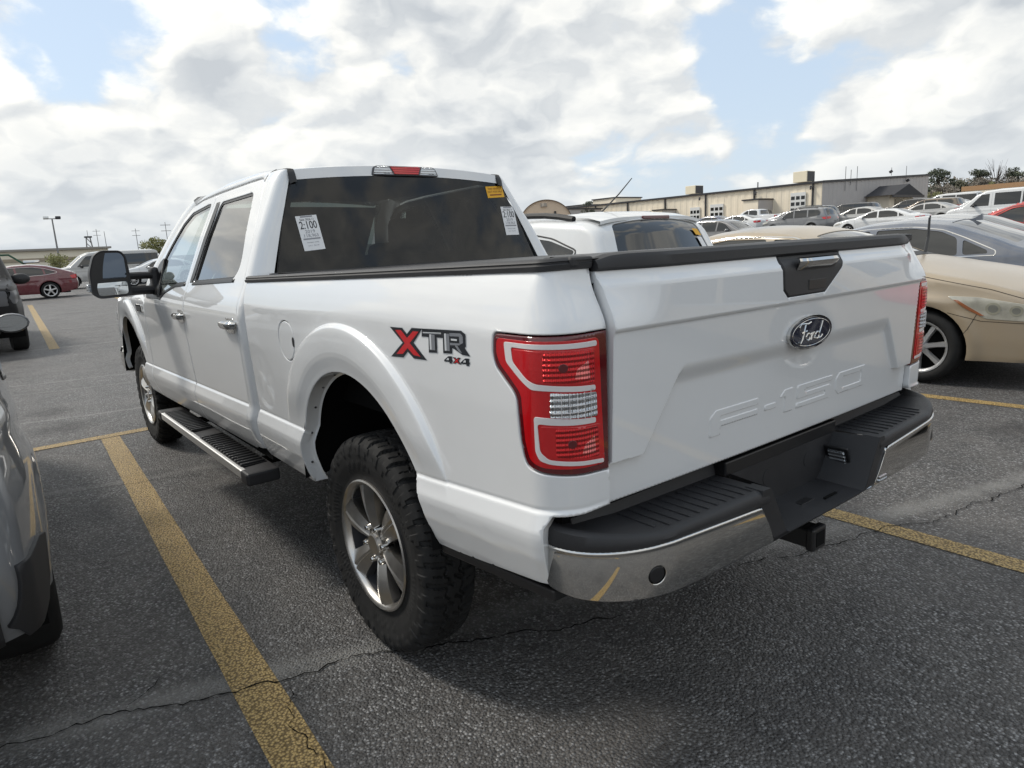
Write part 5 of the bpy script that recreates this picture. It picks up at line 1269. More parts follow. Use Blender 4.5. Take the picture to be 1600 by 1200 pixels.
def pickup(L=5.4, W=1.89, H=1.79, **k):
    a = L/2; h = H/1.79
    sp = dict(L=L, W=W, H=H, prof=[(a-.08, .38), (a, .50), (a, .85*h), (a-.06, 1.03*h), (a-.30, 1.10*h), (a-1.25, 1.17*h), (a-1.90, 1.60*h), (a-2.25, 1.74*h), (a-2.8, 1.775*h), (a-3.45, 1.74*h), (a-3.60, 1.66*h), (a-3.72, 1.20*h), (a-3.80, 1.16*h), (-a+.06, 1.16*h), (-a, 1.12*h), (-a, .62), (-a+.06, .52)], fr=.07,
              belt=[(-a, 1.20*h), (0, 1.12*h), (a, 1.08*h)], wheels=[a-.92, a-.92-3.2*L/5.4], wr=.38, ws=((a-1.30, 1.20*h), (a-1.96, 1.63*h)), bl=((a-3.61, 1.64*h), (a-3.70, 1.25*h)),
              wins=[[(a-1.62, 1.15*h), (a-1.98, 1.48*h), (a-2.2, 1.63*h), (a-2.42, 1.665*h), (a-2.46, 1.15*h)], [(a-2.54, 1.15*h), (a-2.50, 1.665*h), (a-3.25, 1.65*h), (a-3.42, 1.55*h), (a-3.48, 1.17*h)]],
              head=[('s', [(a-.02, 1.0*h), (a-.02, .80*h), (a-.30, .84*h), (a-.36, 1.02*h)]), ('t', [(a, .78*h, .50), (a, .78*h, .80), (a-.04, 1.01*h, .80), (a-.03, .99*h, .50)])],
              tail=[('s', [(-a+.02, 1.10*h), (-a+.12, 1.10*h), (-a+.12, .78*h), (-a+.02, .78*h)]), ('t', [(-a, 1.10*h, .66), (-a, 1.10*h, .80), (-a, .78*h, .80), (-a, .78*h, .66)])],
              seams=[[(a-1.25, 1.12*h), (a-1.32, .75), (a-1.36, .5)], [(a-2.5, 1.13*h), (a-2.52, .6), (a-2.5, .5)], [(a-3.52, 1.13*h), (a-3.5, .85), (a-3.4, .55)], [(a-3.78, 1.13*h), (a-3.78, .50)]],
              mirror=(a-1.75, 1.14*h), mirs=1.3, mirmat=M_BLACKP, spokes=6, low=.46, roofw=.80, rad=.06, bulge=.06)
    sp.update(k); return sp
def van(L=5.5, W=2.0, H=2.08, **k):
    a = L/2
    sp = dict(L=L, W=W, H=H, prof=[(a-.08, .30), (a, .42), (a, .85), (a-.06, 1.02), (a-.30, 1.12), (a-.85, 1.22), (a-1.50, 1.80), (a-1.9, 1.98), (a-2.6, 2.05), (-a+.30, 2.05), (-a+.12, 1.98), (-a+.02, 1.4), (-a, .6), (-a+.05, .4)], fr=.10,
              belt=[(-a, 1.18), (a, 1.14)], wheels=[a-.9, a-.9-3.5], wr=.37, ws=((a-.92, 1.27), (a-1.52, 1.81)), bl=((-a+.10, 1.92), (-a+.02, 1.25)),
              wins=[[(a-1.2, 1.20), (a-1.55, 1.60), (a-1.74, 1.80), (a-2.12, 1.84), (a-2.12, 1.20)], [(a-2.36, 1.22), (a-2.36, 1.86), (a-3.55, 1.86), (a-3.55, 1.22)], [(a-3.63, 1.22), (a-3.63, 1.86), (-a+.14, 1.86), (-a+.12, 1.22)]],
              head=[('t', [(a, .78, .46), (a, .78, .80), (a-.02, .98, .80), (a-.02, .98, .46)])], tail=[('t', [(-a+.01, 1.5, .68), (-a+.01, 1.5, .80), (-a, .85, .80), (-a, .85, .68)]), ('s', [(-a+.02, 1.62), (-a+.10, 1.62), (-a+.10, .95), (-a+.02, .95)])],
              seams=[[(a-1.12, 1.15), (a-1.15, .45)], [(a-2.24, 1.9), (a-2.24, .45)], [(a-3.6, 1.9), (a-3.6, .45)]], mirror=(a-1.45, 1.20), mirs=1.4, mirmat=M_BLACKP, roofw=.86, low=.36, rad=.09, spokes=5)
    sp.update(k); return sp
PI = math.pi
M_BOWL = mat('lamp_bowl_haze', (.34, .33, .26), .2, coat=1.0); M_BOWL2 = mat('lamp_lens_haze', (.22, .22, .19), .12, coat=1.0)
# beige saloon, nose towards the aisle, one empty stall away from the pickup
LX = sedan(L=4.86, W=1.82, H=1.45, mat=PNT['beige'], res=.03, wr=.335, ww=.225, spokes=7, wheels=[1.48, -1.295], glass=M_CGL, wsglass=M_CGL2, cabin=True, crown=.055, bulge=.16, headmat=M_HEADY,
           prof=[(2.33, .20), (2.42, .30), (2.43, .54), (2.38, .70), (2.25, .835), (1.85, .945), (1.20, 1.055), (.98, 1.09), (.35, 1.335), (-.02, 1.415), (-.52, 1.45), (-1.07, 1.395), (-1.62, 1.20), (-1.87, 1.10), (-2.19, 1.07), (-2.40, .98), (-2.43, .55), (-2.37, .30), (-2.27, .20)], ws=((.96, 1.09), (.30, 1.35)),
           head=[('s', [(2.31, .735), (2.30, .60), (1.98, .615), (1.68, .805), (1.92, .80)]), ('t', [(2.42, .60, .42), (2.42, .60, .80), (2.33, .745, .80), (2.37, .70, .42)])],
           seams=[[(1.02, 1.0), (.96, .70), (.95, .35)], [(-.15, .97), (-.17, .6), (-.15, .30)], [(-1.27, .97), (-1.19, .75), (-.99, .60)], [(1.0, .32), (-.85, .32)], [(1.92, .66), (1.86, .52), (1.80, .44)], [(1.70, .66), (1.95, .595), (2.30, .582)], [(1.05, 1.03), (1.5, .965), (2.0, .865), (2.30, .77)]])
car, S1, T1, sa1, Y1 = make_car('parked_sedan', 'beige saloon with its nose towards the aisle and front wheel behind the pickup tailgate', 'car', (1.84, -5.71), PI, LX)
panel('amber_reflector', [(1.735, .775), (1.775, .770), (1.975, .640), (1.94, .642), (1.83, .70)], S1, M_AMBER, car, res=.03, sgn=-1, mir=False, thick=.002, bev=.001, off=.0075)
panel('amber_reflector', [(1.735, .775), (1.775, .770), (1.975, .640), (1.94, .642), (1.83, .70)], S1, M_AMBER, car, res=.03, sgn=-1, mir=True, thick=.002, bev=.001, off=.0075)
for s in (1, -1):
    for cx_, cz_, rr_, m_ in ((2.03, .705, .056, M_BOWL), (2.03, .705, .036, M_BOWL2), (2.19, .690, .048, M_BOWL), (2.19, .690, .030, M_BOWL2)):
        panel('lamp_bowl', [(cx_+rr_*math.cos(t), cz_+rr_*.95*math.sin(t)) for t in np.linspace(0, 6.283, 18, endpoint=False)], S1, m_, car, res=.02, sgn=-1, mir=s < 0, thick=.002, bev=.001, off=.0062 if m_ is M_BOWL else .0072)
for y0, y1 in ((.45, .05), (-.10, -.48)):
    MB().tube([(1.04, y0, 1.115), (.98, y0-.12, 1.13), (.94, y1-.12, 1.155)], .012, 6).tube([(1.02, y0-.28, 1.118), (.93, y1-.22, 1.16)], .008, 5).build('wiper', M_BLACKS, car)
panel('cowl_grille', [(sa1(1.10, 1.075), -.72), (sa1(1.10, 1.075), .72), (sa1(.97, 1.09), .72), (sa1(.97, 1.09), -.72)], T1, M_BLACKP, car, res=.06, sgn=-1, thick=.003, bev=.001, off=.003)
panel('front_grille', fillet([(sa1(2.42, .60), -.38), (sa1(2.42, .60), .38), (sa1(2.35, .735), .42), (sa1(2.35, .735), -.42)], .04), T1, M_BLACKS, car, res=.06, sgn=-1, thick=.003, bev=.001, off=.004)
panel('number_plate', [(sa1(2.43, .42), -.15), (sa1(2.43, .42), .15), (sa1(2.43, .54), .15), (sa1(2.43, .54), -.15)], T1, M_PLATE, car, res=.06, sgn=-1, thick=.006, bev=.001, off=.010)
MB().tube([(1.02, .30, 1.11), (1.00, .42, 1.30), (.985, .46, 1.50)], [.016, .014, .011], 6).tube([(1.0, .40, 1.18), (.975, .50, 1.52)], .009, 5).build('raised_wiper', M_BLACKS, car)
# gold saloon standing in the aisle to the right of the camera: it shows mirrored in the tailgate
make_car('parked_sedan', 'gold saloon in the aisle, seen only mirrored in the pickup tailgate with its red lamp', 'car', (-4.40, -4.55), PI, sedan(L=4.8, mat=PNT['beige'], res=.06, tail=[('s', [(-2.38, .98), (-1.85, .92), (-2.05, .78), (-2.38, .76)]), ('t', [(-2.36, .96, .40), (-2.36, .96, .80), (-2.4, .78, .80), (-2.4, .82, .40)])]))
AU = sedan(L=4.70, W=1.83, H=1.43, mat=PNT['slate'], res=.04, wr=.33, crown=.05, bulge=.12, glass=M_CGL)
car, S2, T2, sa2, Y2 = make_car('parked_sedan', 'slate blue saloon with bright window trim and shark fin, behind the beige saloon', 'car', (2.49, -8.85), 0, AU)
zr_ = 1.43; xr_ = -1.18
FN = MB(); FN.prism([(-.11, 0), (.10, 0), (-.02, .035), (-.10, .085)], lambda u, v, h: (xr_+u, -.018+h, 1.415+v), .036); FN.build('shark_fin', PNT['slate'], car)
S3 = sedan(L=4.85, W=1.85, H=1.46, mat=PNT['silver'], res=.05, crown=.05, glass=M_CGL)
make_car('parked_sedan', 'silver grey saloon whose roof shows just beyond the slate blue saloon', 'car', (3.15, -11.8), 0, S3)
make_car('parked_suv', 'bright red sport utility vehicle cut by the right edge', 'car', (2.15, -14.6), 0, suv(L=4.5, W=1.84, H=1.70, mat=PNT['red'], glass=M_CGL))
# white crossover beside the pickup cab
ES = suv(L=4.52, W=1.86, H=1.69, mat=PNT['white'], res=.035, glass=M_CGL, rails=(.75, -1.66, 1.63, .05), railr=.026, crown=.055, seamw=.004)
a = 2.26; h = 1.69/1.70
ES['wins'] = ES['wins'][:2]+[[(a-3.36, 1.13*h), (a-3.31, 1.53*h), (-a+.78, 1.475*h), (-a+.46, 1.38*h), (-a+.66, 1.17*h)]]
ES['trim'] = [(a-1.44, 1.09*h), (a-1.84, 1.42*h), (a-2.08, 1.55*h), (a-2.3, 1.575*h), (a-3.3, 1.56*h), (-a+.76, 1.49*h), (-a+.44, 1.38*h), (-a+.66, 1.155*h), (a-3.3, 1.095*h)]
car, S4, T4, sa4, Y4 = make_car('parked_suv', 'white crossover with black roof rails and an aerial, beside the pickup cab', 'car', (3.82, -2.89), 0, ES)
sp4 = []
for y in np.linspace(-.66, .66, 24):
    e = (abs(y)/.66)**4; sp4.append([(-1.55, y, 1.705-.04*e), (-1.82, y, 1.678-.04*e), (-1.985+.03*e, y, 1.640-.035*e), (-1.985+.03*e, y, 1.612-.035*e), (-1.86, y, 1.590-.03*e)])
grid('roof_spoiler', np.array(sp4), PNT['white'], car, flip=True, angle=40)
MB().box((-1.992, 0, 1.628), (.020, .36, .032), bev=.009).build('high_brake_light', M_REDDK, car)
MB().tube([(-1.30, 0, 1.69), (-1.56, 0, 1.86), (-1.72, 0, 1.985)], [.008, .006, .004], 6).box((-1.27, 0, 1.695), (.14, .05, .03), bev=.012).build('aerial', M_BLACKS, car)
def T4p(zc_, y, o): 
    s = sa4(-a+.28-(1.56*h-zc_)*.42, zc_); return Tsurf_pt(T4, s, y, o)
def Tsurf_pt(T, s, v, o):
    P = T(np.array([s]), np.array([v]))[0]; return (P[0]-o, P[1], P[2])
for nm, z0, z1, y0, y1, m_ in (('yellow_tag', 1.50, 1.435, -.50, -.62, M_YELLOWP), ('paper_tag', 1.425, 1.27, -.53, -.63, M_PAPER)):
    V = [T4p(z0, y0, .006), T4p(z0, y1, .006), T4p(z1, y1-.03, .006), T4p(z1, y0-.03, .006)]; mesh(nm, V, [(0, 1, 2, 3)], m_, car)
# grey crossover at the left edge, nearest
GS = suv(L=4.5, W=1.85, H=1.64, mat=PNT['steel'], res=.035, glass=M_CGL, wr=.345, ww=.24, bulge=.14, roofw=.85, mirs=.85, mirmat=PNT['grey'], wheels=[1.33, -1.36],
         prof=[(2.15, .30), (2.24, .40), (2.25, .66), (2.2, .86), (2.03, .96), (1.6, 1.03), (1.13, 1.09), (.45, 1.45), (.05, 1.57), (-.55, 1.61), (-1.2, 1.60), (-1.86, 1.57), (-2.00, 1.52), (-2.20, 1.16), (-2.26, .92), (-2.27, .60), (-2.18, .38), (-2.08, .28)])
GS['mirror'] = (.62, 1.12); GS['low'] = .40; GS['belt'] = [(-2.25, 1.19), (0, 1.08), (2.25, 1.0)]
GS['tail'] = [('t', [(-2.17, 1.08, .30), (-2.17, 1.08, .70), (-2.23, .92, .70), (-2.22, .95, .30)])]
car, S5, T5, sa5, Y5 = make_car('parked_suv', 'metallic grey crossover cut by the left edge, its tail nearest the camera', 'car', (2.36, 2.775), 0, GS)
for s in (1, -1):
    panel('bumper_reflector', fillet([(sa5(-2.27, .635), s*.50), (sa5(-2.27, .635), s*.735), (sa5(-2.27, .555), s*.70), (sa5(-2.27, .57), s*.50)], .01), T5, M_RED, car, res=.03, sgn=-1, thick=.004, bev=.002, off=.018)
    panel('bumper_valance', [(-2.215, .47), (-2.165, .405), (-1.93, .400), (-1.86, .46), (-1.84, .60), (-2.0, .645), (-2.24, .652)], S5, M_CLAD, car, res=.03, sgn=-1, mir=s < 0, thick=.014, bev=.003, off=.013)
panel('bumper_valance', [(sa5(-2.27, .66), -.80), (sa5(-2.27, .66), .80), (sa5(-2.18, .41), .80), (sa5(-2.18, .41), -.80)], T5, M_CLAD, car, res=.04, sgn=-1, thick=.014, bev=.003, off=.013)
# dark pickup facing across the aisle on the left
DP = pickup(L=5.85, W=2.0, H=1.95, mat=mat('dull_black_paint', (.007, .007, .008), .42, spec=.25), glass=M_CGL, res=.05, wr=.41, ww=.27, mirs=1.55, rad=.09, bulge=.12, headmat=M_GREYIN)
DP['patches'] = [('grille', 't', [(2.92, .70, -.50), (2.92, .70, .50), (2.90, 1.10, .52), (2.90, 1.10, -.52)], M_BLACKS), ('front_bumper', 't', [(2.92, .50, -.79), (2.92, .50, .79), (2.925, .68, .79), (2.925, .68, -.79)], M_CLAD)]
car, *_ = make_car('parked_pickup', 'black pickup facing the camera at the far left edge', 'pickup truck', (15.30, 2.20), PI, DP)
MB().box((1.30, 1.30, 1.585), (.10, .27, .06), bev=.02).build('mirror_cap', M_CHROME, car)
# across the lot on the left
make_car('parked_hatchback', 'maroon fastback side-on beside the black pickup', 'car', (36.2, .35), PI/2, sedan(L=4.95, W=1.9, H=1.55, mat=PNT['maroon'], glass=M_CGL, wr=.37, spokes=5,
    prof=[(2.37, .24), (2.46, .36), (2.47, .58), (2.41, .76), (2.2, .90), (1.7, 1.02), (1.15, 1.10), (.40, 1.42), (-.1, 1.52), (-.7, 1.545), (-1.3, 1.47), (-1.9, 1.29), (-2.3, 1.14), (-2.42, 1.05), (-2.47, .60), (-2.40, .34)], ws=((1.1, 1.12), (.35, 1.43)), bl=((-1.2, 1.49), (-2.2, 1.18)),
    wins=[[(.85, 1.04), (.42, 1.30), (.1, 1.41), (-.1, 1.42), (-.14, 1.05)], [(-.22, 1.05), (-.18, 1.43), (-.8, 1.42), (-1.15, 1.35), (-1.2, 1.08)], [(-1.27, 1.09), (-1.23, 1.33), (-1.62, 1.20), (-1.62, 1.16)]], trim=[(.9, 1.03), (.42, 1.32), (.1, 1.43), (-.8, 1.44), (-1.2, 1.365), (-1.70, 1.20), (-1.68, 1.14), (-1.2, 1.07), (-.2, 1.035)]))
make_car('passenger_van', 'pale silver long passenger van behind the maroon fastback', 'van', (45.8, -4.85), PI/2, van(L=5.7, H=2.15, mat=PNT['silver'], glass=M_CGL, wheels=[1.95, -1.7]))
make_car('parked_sedan', 'white saloon seen past the pickup mirror, in front of the long van', 'car', (41.5, -6.75), PI/2, sedan(mat=PNT['white'], glass=M_CGL, spokes=10, wr=.35))
make_car('parked_sedan', 'dark saloon roof between the maroon fastback and the long van', 'car', (52.0, -.6), PI/2, sedan(H=1.5, mat=PNT['gunm'], glass=M_CGL))
make_car('parked_sedan', 'white saloon roof left of the dark saloon, far lot', 'car', (58.0, 2.0), PI/2, sedan(H=1.5, mat=PNT['white'], glass=M_CGL))
make_car('parked_suv', 'black sport utility vehicle hidden behind the black pickup mirror', 'car', (50.0, 4.2), PI/2, suv(mat=PNT['black'], glass=M_CGL))
# rows on the right, up towards the workshop
Gp = 'vehicles parked in rows before the workshop'
ROW = [
 ('parked_suv', 'charcoal crossover with a red tail lamp, its rear beside the white fastback', suv(L=4.6, H=1.70, mat=PNT['grey'], rails=(.5, -1.6, 1.68, .05)), 0, (22.3, -42.2)),
 ('parked_hatchback', 'white fastback saloon side-on behind the roof of the slate blue saloon', sedan(L=4.83, W=1.87, H=1.40, mat=PNT['white']), 0, (16.0, -39.8)),
 ('parked_suv', 'bronze grey family crossover with red tail lamps, centre right row', suv(L=4.9, W=1.93, H=1.73, mat=PNT['bronze']), 0, (21.2, -60.3)),
 ('parked_pickup', 'white double cab pickup in front of the workshop garage doors', pickup(mat=PNT['white']), 0, (37.5, -61.1)),
 ('parked_wagon', 'dark boxy wagon with a white roof, below the dark gabled porch', suv(L=5.13, W=1.93, H=1.75, mat=PNT['black'], roofw=.84), 0, (28.6, -62.2)),
 ('parked_suv', 'dark grey crossover with a paper tag on its windscreen, right of the white crossover', suv(H=1.64, mat=PNT['gunm'], wsglass=M_CGL2), PI, (18.3, -28.2)),
 ('passenger_van', 'big white passenger van behind the red vehicle at the right edge', van(L=6.0, H=2.05, mat=PNT['white']), 0, (10.6, -43.2)),
 ('parked_hatchback', 'white hatchback with a black roof spoiler between the bronze crossover and big van', suv(L=4.3, H=1.55, mat=PNT['white'], glass=M_CGL), 0, (15.6, -53.5)),
 ('parked_sedan', 'silver saloon tail between the charcoal crossover and white fastback', sedan(L=4.8, H=1.45, mat=PNT['silver']), 0, (21.8, -49.5)),
 ('parked_sedan', 'silver saloon roof just right of the white crossover', sedan(L=4.8, H=1.46, mat=PNT['silver']), PI, (33.5, -44.5)),
 ('parked_sedan', 'navy saloon facing right beyond the white crossover', sedan(L=4.7, H=1.50, mat=PNT['navy'], wsglass=M_CGL2), PI, (34.0, -50.0)),
 ('parked_sedan', 'white saloon bonnet just below the garage doors', sedan(L=4.7, H=1.45, mat=PNT['white'], wsglass=M_CGL2), 0, (30.0, -46.5)),
 ('parked_suv', 'silver crossover beyond the cab of the white double cab pickup', suv(H=1.75, mat=PNT['silver']), 0, (40.5, -65.0)),
 ('parked_suv', 'black crossover roof directly behind the charcoal crossover', suv(H=1.78, mat=PNT['black'], rails=(.5, -1.6, 1.74, .05)), 0, (25.3, -48.5)),
 ('parked_sedan', 'white saloon between the double cab pickup and the black crossover', sedan(H=1.5, mat=PNT['white']), 0, (31.0, -56.5)),
 ('parked_suv', 'black crossover under the right end of the gabled porch', suv(H=1.72, mat=PNT['black']), 0, (25.0, -66.0)),
 ('parked_sedan', 'white saloon roof right of the gabled porch', sedan(H=1.48, mat=PNT['white']), 0, (22.6, -68.0)),
 ('parked_van', 'white van roof at the foot of the grey end wall', van(H=1.95, mat=PNT['white']), 0, (26.0, -78.0)),
 ('parked_sedan', 'white saloon roof beside the grey wall corner, farthest row', sedan(H=1.5, mat=PNT['white']), 0, (22.5, -80.5)),
 ('parked_suv', 'black crossover roof below the bare trees, farthest row', suv(H=1.7, mat=PNT['black']), 0, (19.0, -77.0)),
 ('box_truck', 'white high-roofed van far behind the big passenger van', van(L=5.8, H=2.6, mat=PNT['white'], W=2.1), 0, (12.0, -62.0)),
 ('parked_sedan', 'silver saloon hidden behind the white fastback tail', sedan(H=1.45, mat=PNT['silver']), 0, (18.5, -52.5)),
]
for nm, lab, sp, rz, loc in ROW:
    sp['res'] = .09
    if nm == 'box_truck': nm = 'parked_van'
    c_ = make_car(nm, lab, 'pickup truck' if 'pickup' in nm else 'van' if 'van' in nm else 'car', loc, rz, sp, Gp)
    if 'paper tag' in lab:
        T, sa = c_[2], c_[3]; s = sa(.9, 1.26)
        V = [tuple(T(np.array([s+ds]), np.array([v]))[0]+np.array([.02, 0, .012])) for ds, v in ((0, .35), (0, .52), (.22, .52), (.22, .35))]
        mesh('paper_tag', V, [(0, 1, 2, 3)], M_PAPER, c_[0])
# ------------------------------------------------------------------ buildings, poles and trees
M_CREAM = mat('cream_metal_siding', (.88, .78, .62), .55, vary=(.6, .05))
M_GREYS = mat('grey_siding_and_shade', (.44, .415, .40), .55, vary=(.6, .05))  # shade colour of the workshop's sunless faces, also the annex's own grey
M_TANS = mat('tan_siding', (.74, .57, .41), .6, vary=(.6, .06))
M_TRIM = mat('dark_trim', (.03, .03, .035), .5)
M_PANE = mat('dark_pane', (.012, .014, .016), .05)
M_DOORW = mat('white_door', (.74, .74, .72), .45)
M_ROOFM = mat('pale_metal_roof', (.45, .44, .42), .4, metal=.4)
M_POLE = mat('galvanised_pole', (.22, .22, .22), .5, metal=.5)
M_DISH = mat('dark_shingle', (.035, .035, .04), .8)
def ribbed(x0, y0, x1, y1, z0, z1a, z1b, pitch=.9, depth=.03):
    """vertical-ribbed wall between two ground points; top may slope"""
    Lw = math.hypot(x1-x0, y1-y0); n = int(Lw/pitch); V = []; tx, ty = (x1-x0)/Lw, (y1-y0)/Lw; nx, ny = ty, -tx
    for i in range(n+1):
        for a, o in ((0, 0), (pitch*.42, 0), (pitch*.5, depth), (pitch*.92, depth)):
            d = min(i*pitch+a, Lw); zt_ = z1a+(z1b-z1a)*d/Lw
            for z in (z0, zt_): V.append((x0+tx*d+nx*o, y0+ty*d+ny*o, z))
    k = len(V)//2; return V, [(2*i, 2*i+2, 2*i+3, 2*i+1) for i in range(k-1)]
wk = tag(empty('workshop_building', (50, -82, 2)), 'long cream metal workshop with white garage doors and a grey end wall', 'building')
def part(name, mb, m, parent=wk, **k):
    o = mb.build(name, m, parent, **k); o.matrix_parent_inverse = Matrix.Translation(-Vector(parent.location)) if parent.parent is None else Matrix.Identity(4); return o
def sub(name, mb, m, parent): 
    o = mb.build(name, m, parent); return o
XB0, XB1, YB0, YB1 = 34.8, 78.0, -69.0, -95.5
V, F = ribbed(XB1, YB0, XB0, YB0, 1, 6.25, 6.25); part('long_wall', MB().add(V, F), M_CREAM)
V, F = ribbed(XB0, YB0, XB0, YB1, 1, 6.28, 7.55); ew = part('end_wall', MB().add(V, F), M_GREYS)  # end wall coloured grey for the shade on it, long wall cream as lit
part('roof', MB().add([(XB0-.2, YB0+.25, 6.30), (XB1, YB0+.25, 6.30), (XB1, YB1, 7.60), (XB0-.2, YB1, 7.60)], [(0, 1, 2, 3)]), M_ROOFM)
part('eave_gutter', MB().box(((XB0+XB1)/2, YB0+.16, 6.26), (XB1-XB0+.3, .18, .20)).add([(XB0-.16, YB0+.2, 6.16), (XB0-.16, YB1, 7.42), (XB0-.16, YB1, 7.64), (XB0-.16, YB0+.2, 6.38)], [(0, 1, 2, 3)]), M_TRIM)
for x in (35.75, 42.6, 49.1, 55.2, 61.5, 67.5): part('downspout', MB().box((x, YB0+.12, 3.7), (.16, .12, 5.0)), M_TRIM)
def gdoor(x0, x1, z1, rows, cols, z0=1.9):
    d = part('garage_door', MB().box(((x0+x1)/2, YB0+.12, (z0+z1)/2), (x1-x0, .10, z1-z0)), M_DOORW)
    w = (x1-x0)/cols; hh = .62
    for r in range(rows):
        for c_ in range(cols): sub('pane', MB().box((x0+w*(c_+.5), YB0+.175, z1-.55-r*hh), (w*.72, .02, hh*.58)), M_PANE, d)
gdoor(36.5, 38.2, 5.4, 4, 3); gdoor(46.6, 48.4, 4.95, 4, 3); gdoor(49.9, 51.3, 4.8, 4, 3); gdoor(57.6, 59.2, 4.9, 4, 3)
def box_shed(x0, x1, dy, z1):
    s = part('lean_to', MB().box(((x0+x1)/2, YB0+dy/2+.02, (z1+1)/2), (x1-x0, dy, z1-1)), M_CREAM)
    sub('shade_face', MB().box((x0-.04, YB0+dy/2+.02, (z1+1)/2), (.06, dy-.1, z1-1.1)), M_GREYS, s)  # grey sheet paints shade on the lean-to face turned from the sun
    sub('roof_edge', MB().box(((x0+x1)/2, YB0+dy/2, z1+.06), (x1-x0+.3, dy+.3, .14)), M_TRIM, s)
box_shed(40.4, 42.2, 2.8, 4.9); box_shed(53.6, 55.0, 2.6, 4.7); box_shed(60.5, 63, 2.4, 4.7)
for x, y, sx, sy, sz in ((38.5, -72.0, 1.6, 1.7, 1.15), (53.2, -72.2, 1.5, 1.7, 1.0)):
    zb = 6.45+.048*(-69-y); u = part('roof_unit', MB().box((x, y, zb+sz/2), (sx, sy, sz), bev=.04), mat('roof_unit_paint', (.80, .72, .55), .5))
    sub('louvre_panel', MB().box((x-sx/2-.02, y, zb+sz/2), (.05, sy*.86, sz*.9)), M_TRIM, u)
for x in (35.9, 42.3, 49.8): part('roof_vent', MB().tube([(x, YB0-.1, 6.2), (x, YB0-.1, 6.95)], .06, 6).tube([(x, YB0+.3, 5.9), (x-.1, YB0+.5, 5.6)], .10, 6), M_TRIM)
for y, z0, z1 in ((-73.6, 5.4, 7.9), (-74.8, 6.0, 7.6), (-76.2, 5.4, 8.0), (-84.6, 7.2, 8.1), (-88.6, 6.6, 8.4)): part('vent_pipe', MB().tube([(XB0-.12, y, z0), (XB0-.12, y, z1)], .03, 6), M_POLE)
for y, z in ((-83.9, 7.6), (-88.6, 6.7)): part('flood_lamp', MB().box((XB0-.35, y, z), (.35, .22, .28), ry=.5, bev=.03), M_TRIM)
part('porch_wall', MB().box((33.6, -82.2, 3.3), (2.4, 6.0, 3.0)), M_CREAM); part('porch_door', MB().box((32.37, -81.4, 3.1), (.06, 1.9, 2.6)), M_PANE)
pk = MB(); P0 = [(31.6, -78.3, 4.75), (31.6, -82.0, 5.95), (31.6, -86.0, 4.75)]
pk.add(P0+[(x+3.2, y, z) for x, y, z in P0]+[(31.6, -78.3, 4.55), (31.6, -86.0, 4.55)], [(0, 1, 4, 3), (1, 2, 5, 4), (0, 1, 2), (0, 2, 7, 6)])
part('porch_roof', pk, M_DISH)
part('porch_fascia', MB().box((31.6, -82.1, 4.62), (.2, 7.9, .26)), M_TRIM)
# round-roofed hangar
hg = tag(empty('quonset_hut', (54.5, -48.1, 1.5)), 'tan round-roofed hut left of the workshop', 'building')
ca_, sa_ = math.cos(R(44)), math.sin(R(44))
def hp(u, v, z): return (54.5+ca_*v+sa_*u, -48.1-sa_*v+ca_*u, z)     # u across, v away
arcp = [(2.75*math.cos(t), 3.6+2.35*math.sin(t)) for t in np.linspace(0, PI, 25)]
fr_ = MB(); fr_.add([hp(u, 0, z) for u, z in [(2.75, .8)]+arcp+[(-2.75, .8)]], [tuple(range(27))]); part('front_wall', fr_, M_TANS, hg)
P = np.array([[hp(u*1.02, v, z*1.005+.02) for u, z in [(2.75, .8)]+arcp+[(-2.75, .8)]] for v in (-.15, 6, 12)]); o = grid('curved_roof', P, mat('hut_roof', (.72, .58, .40), .5), hg); o.matrix_parent_inverse = Matrix.Translation(-hg.location)
part('roof_rim', MB().tube([hp(u*1.015, -.16, z+.02) for u, z in arcp], .04, 5), mat('rim_brown', (.16, .12, .09), .6), hg)
part('wall_vent', MB().box(hp(.2, -.06, 5.45), (.5, .5, .35)), mat('vent_paint', (.45, .40, .34), .5), hg)
part('wall_lamp', MB().box(hp(-1.0, -.1, 4.55), (.16, .16, .4)), M_TRIM, hg)
# lower block behind, left of the workshop
lb = tag(empty('annex_building', (72, -79, 2)), 'low grey annex with stepped roof behind the left end of the workshop', 'building')
for nm, c_, d, m_ in (('main_block', (80.5, -78.5, 4.0), (11, 9, 5.6), M_GREYS), ('upper_block', (76.0, -82.5, 5.0), (5, 6, 5.6), M_CREAM), ('low_block', (68.5, -64.0, 3.4), (7.0, 7.0, 4.4), M_GREYS)):
    part(nm, MB().box(c_, d), m_, lb); part('roof_edge', MB().box((c_[0], c_[1], c_[2]+d[2]/2+.08), (d[0]+.3, d[1]+.3, .16)), M_TRIM, lb)
# tan low block at the right
tb = tag(empty('low_tan_building', (28, -93.5, 3)), 'low flat-roofed tan block below the trees at the far right', 'building')
part('wall', MB().box((22.0, -95.5, 3.6), (16.5, 4, 3.0)), M_CREAM, tb); part('parapet', MB().box((22.0, -95.5, 5.35), (16.6, 4.1, .55)), mat('tan_parapet', (.42, .25, .13), .6), tb)
# long warehouse far left
lw_ = tag(empty('far_warehouse', (150, 5, 0)), 'long low cream warehouse on the left horizon', 'building')
part('wall', MB().box((152, 14.0, 2.3), (8, 68, 4.4)), mat('ivory_siding', (.86, .80, .66), .6), lw_); part('dark_band', MB().box((147.8, 14.0, 2.9), (.3, 68, .5)), mat('tan_band', (.36, .30, .22), .6), lw_); part('roof_edge', MB().box((151.8, 14.0, 4.62), (9, 69, .35)), mat('warehouse_roof', (.30, .28, .25), .6), lw_)
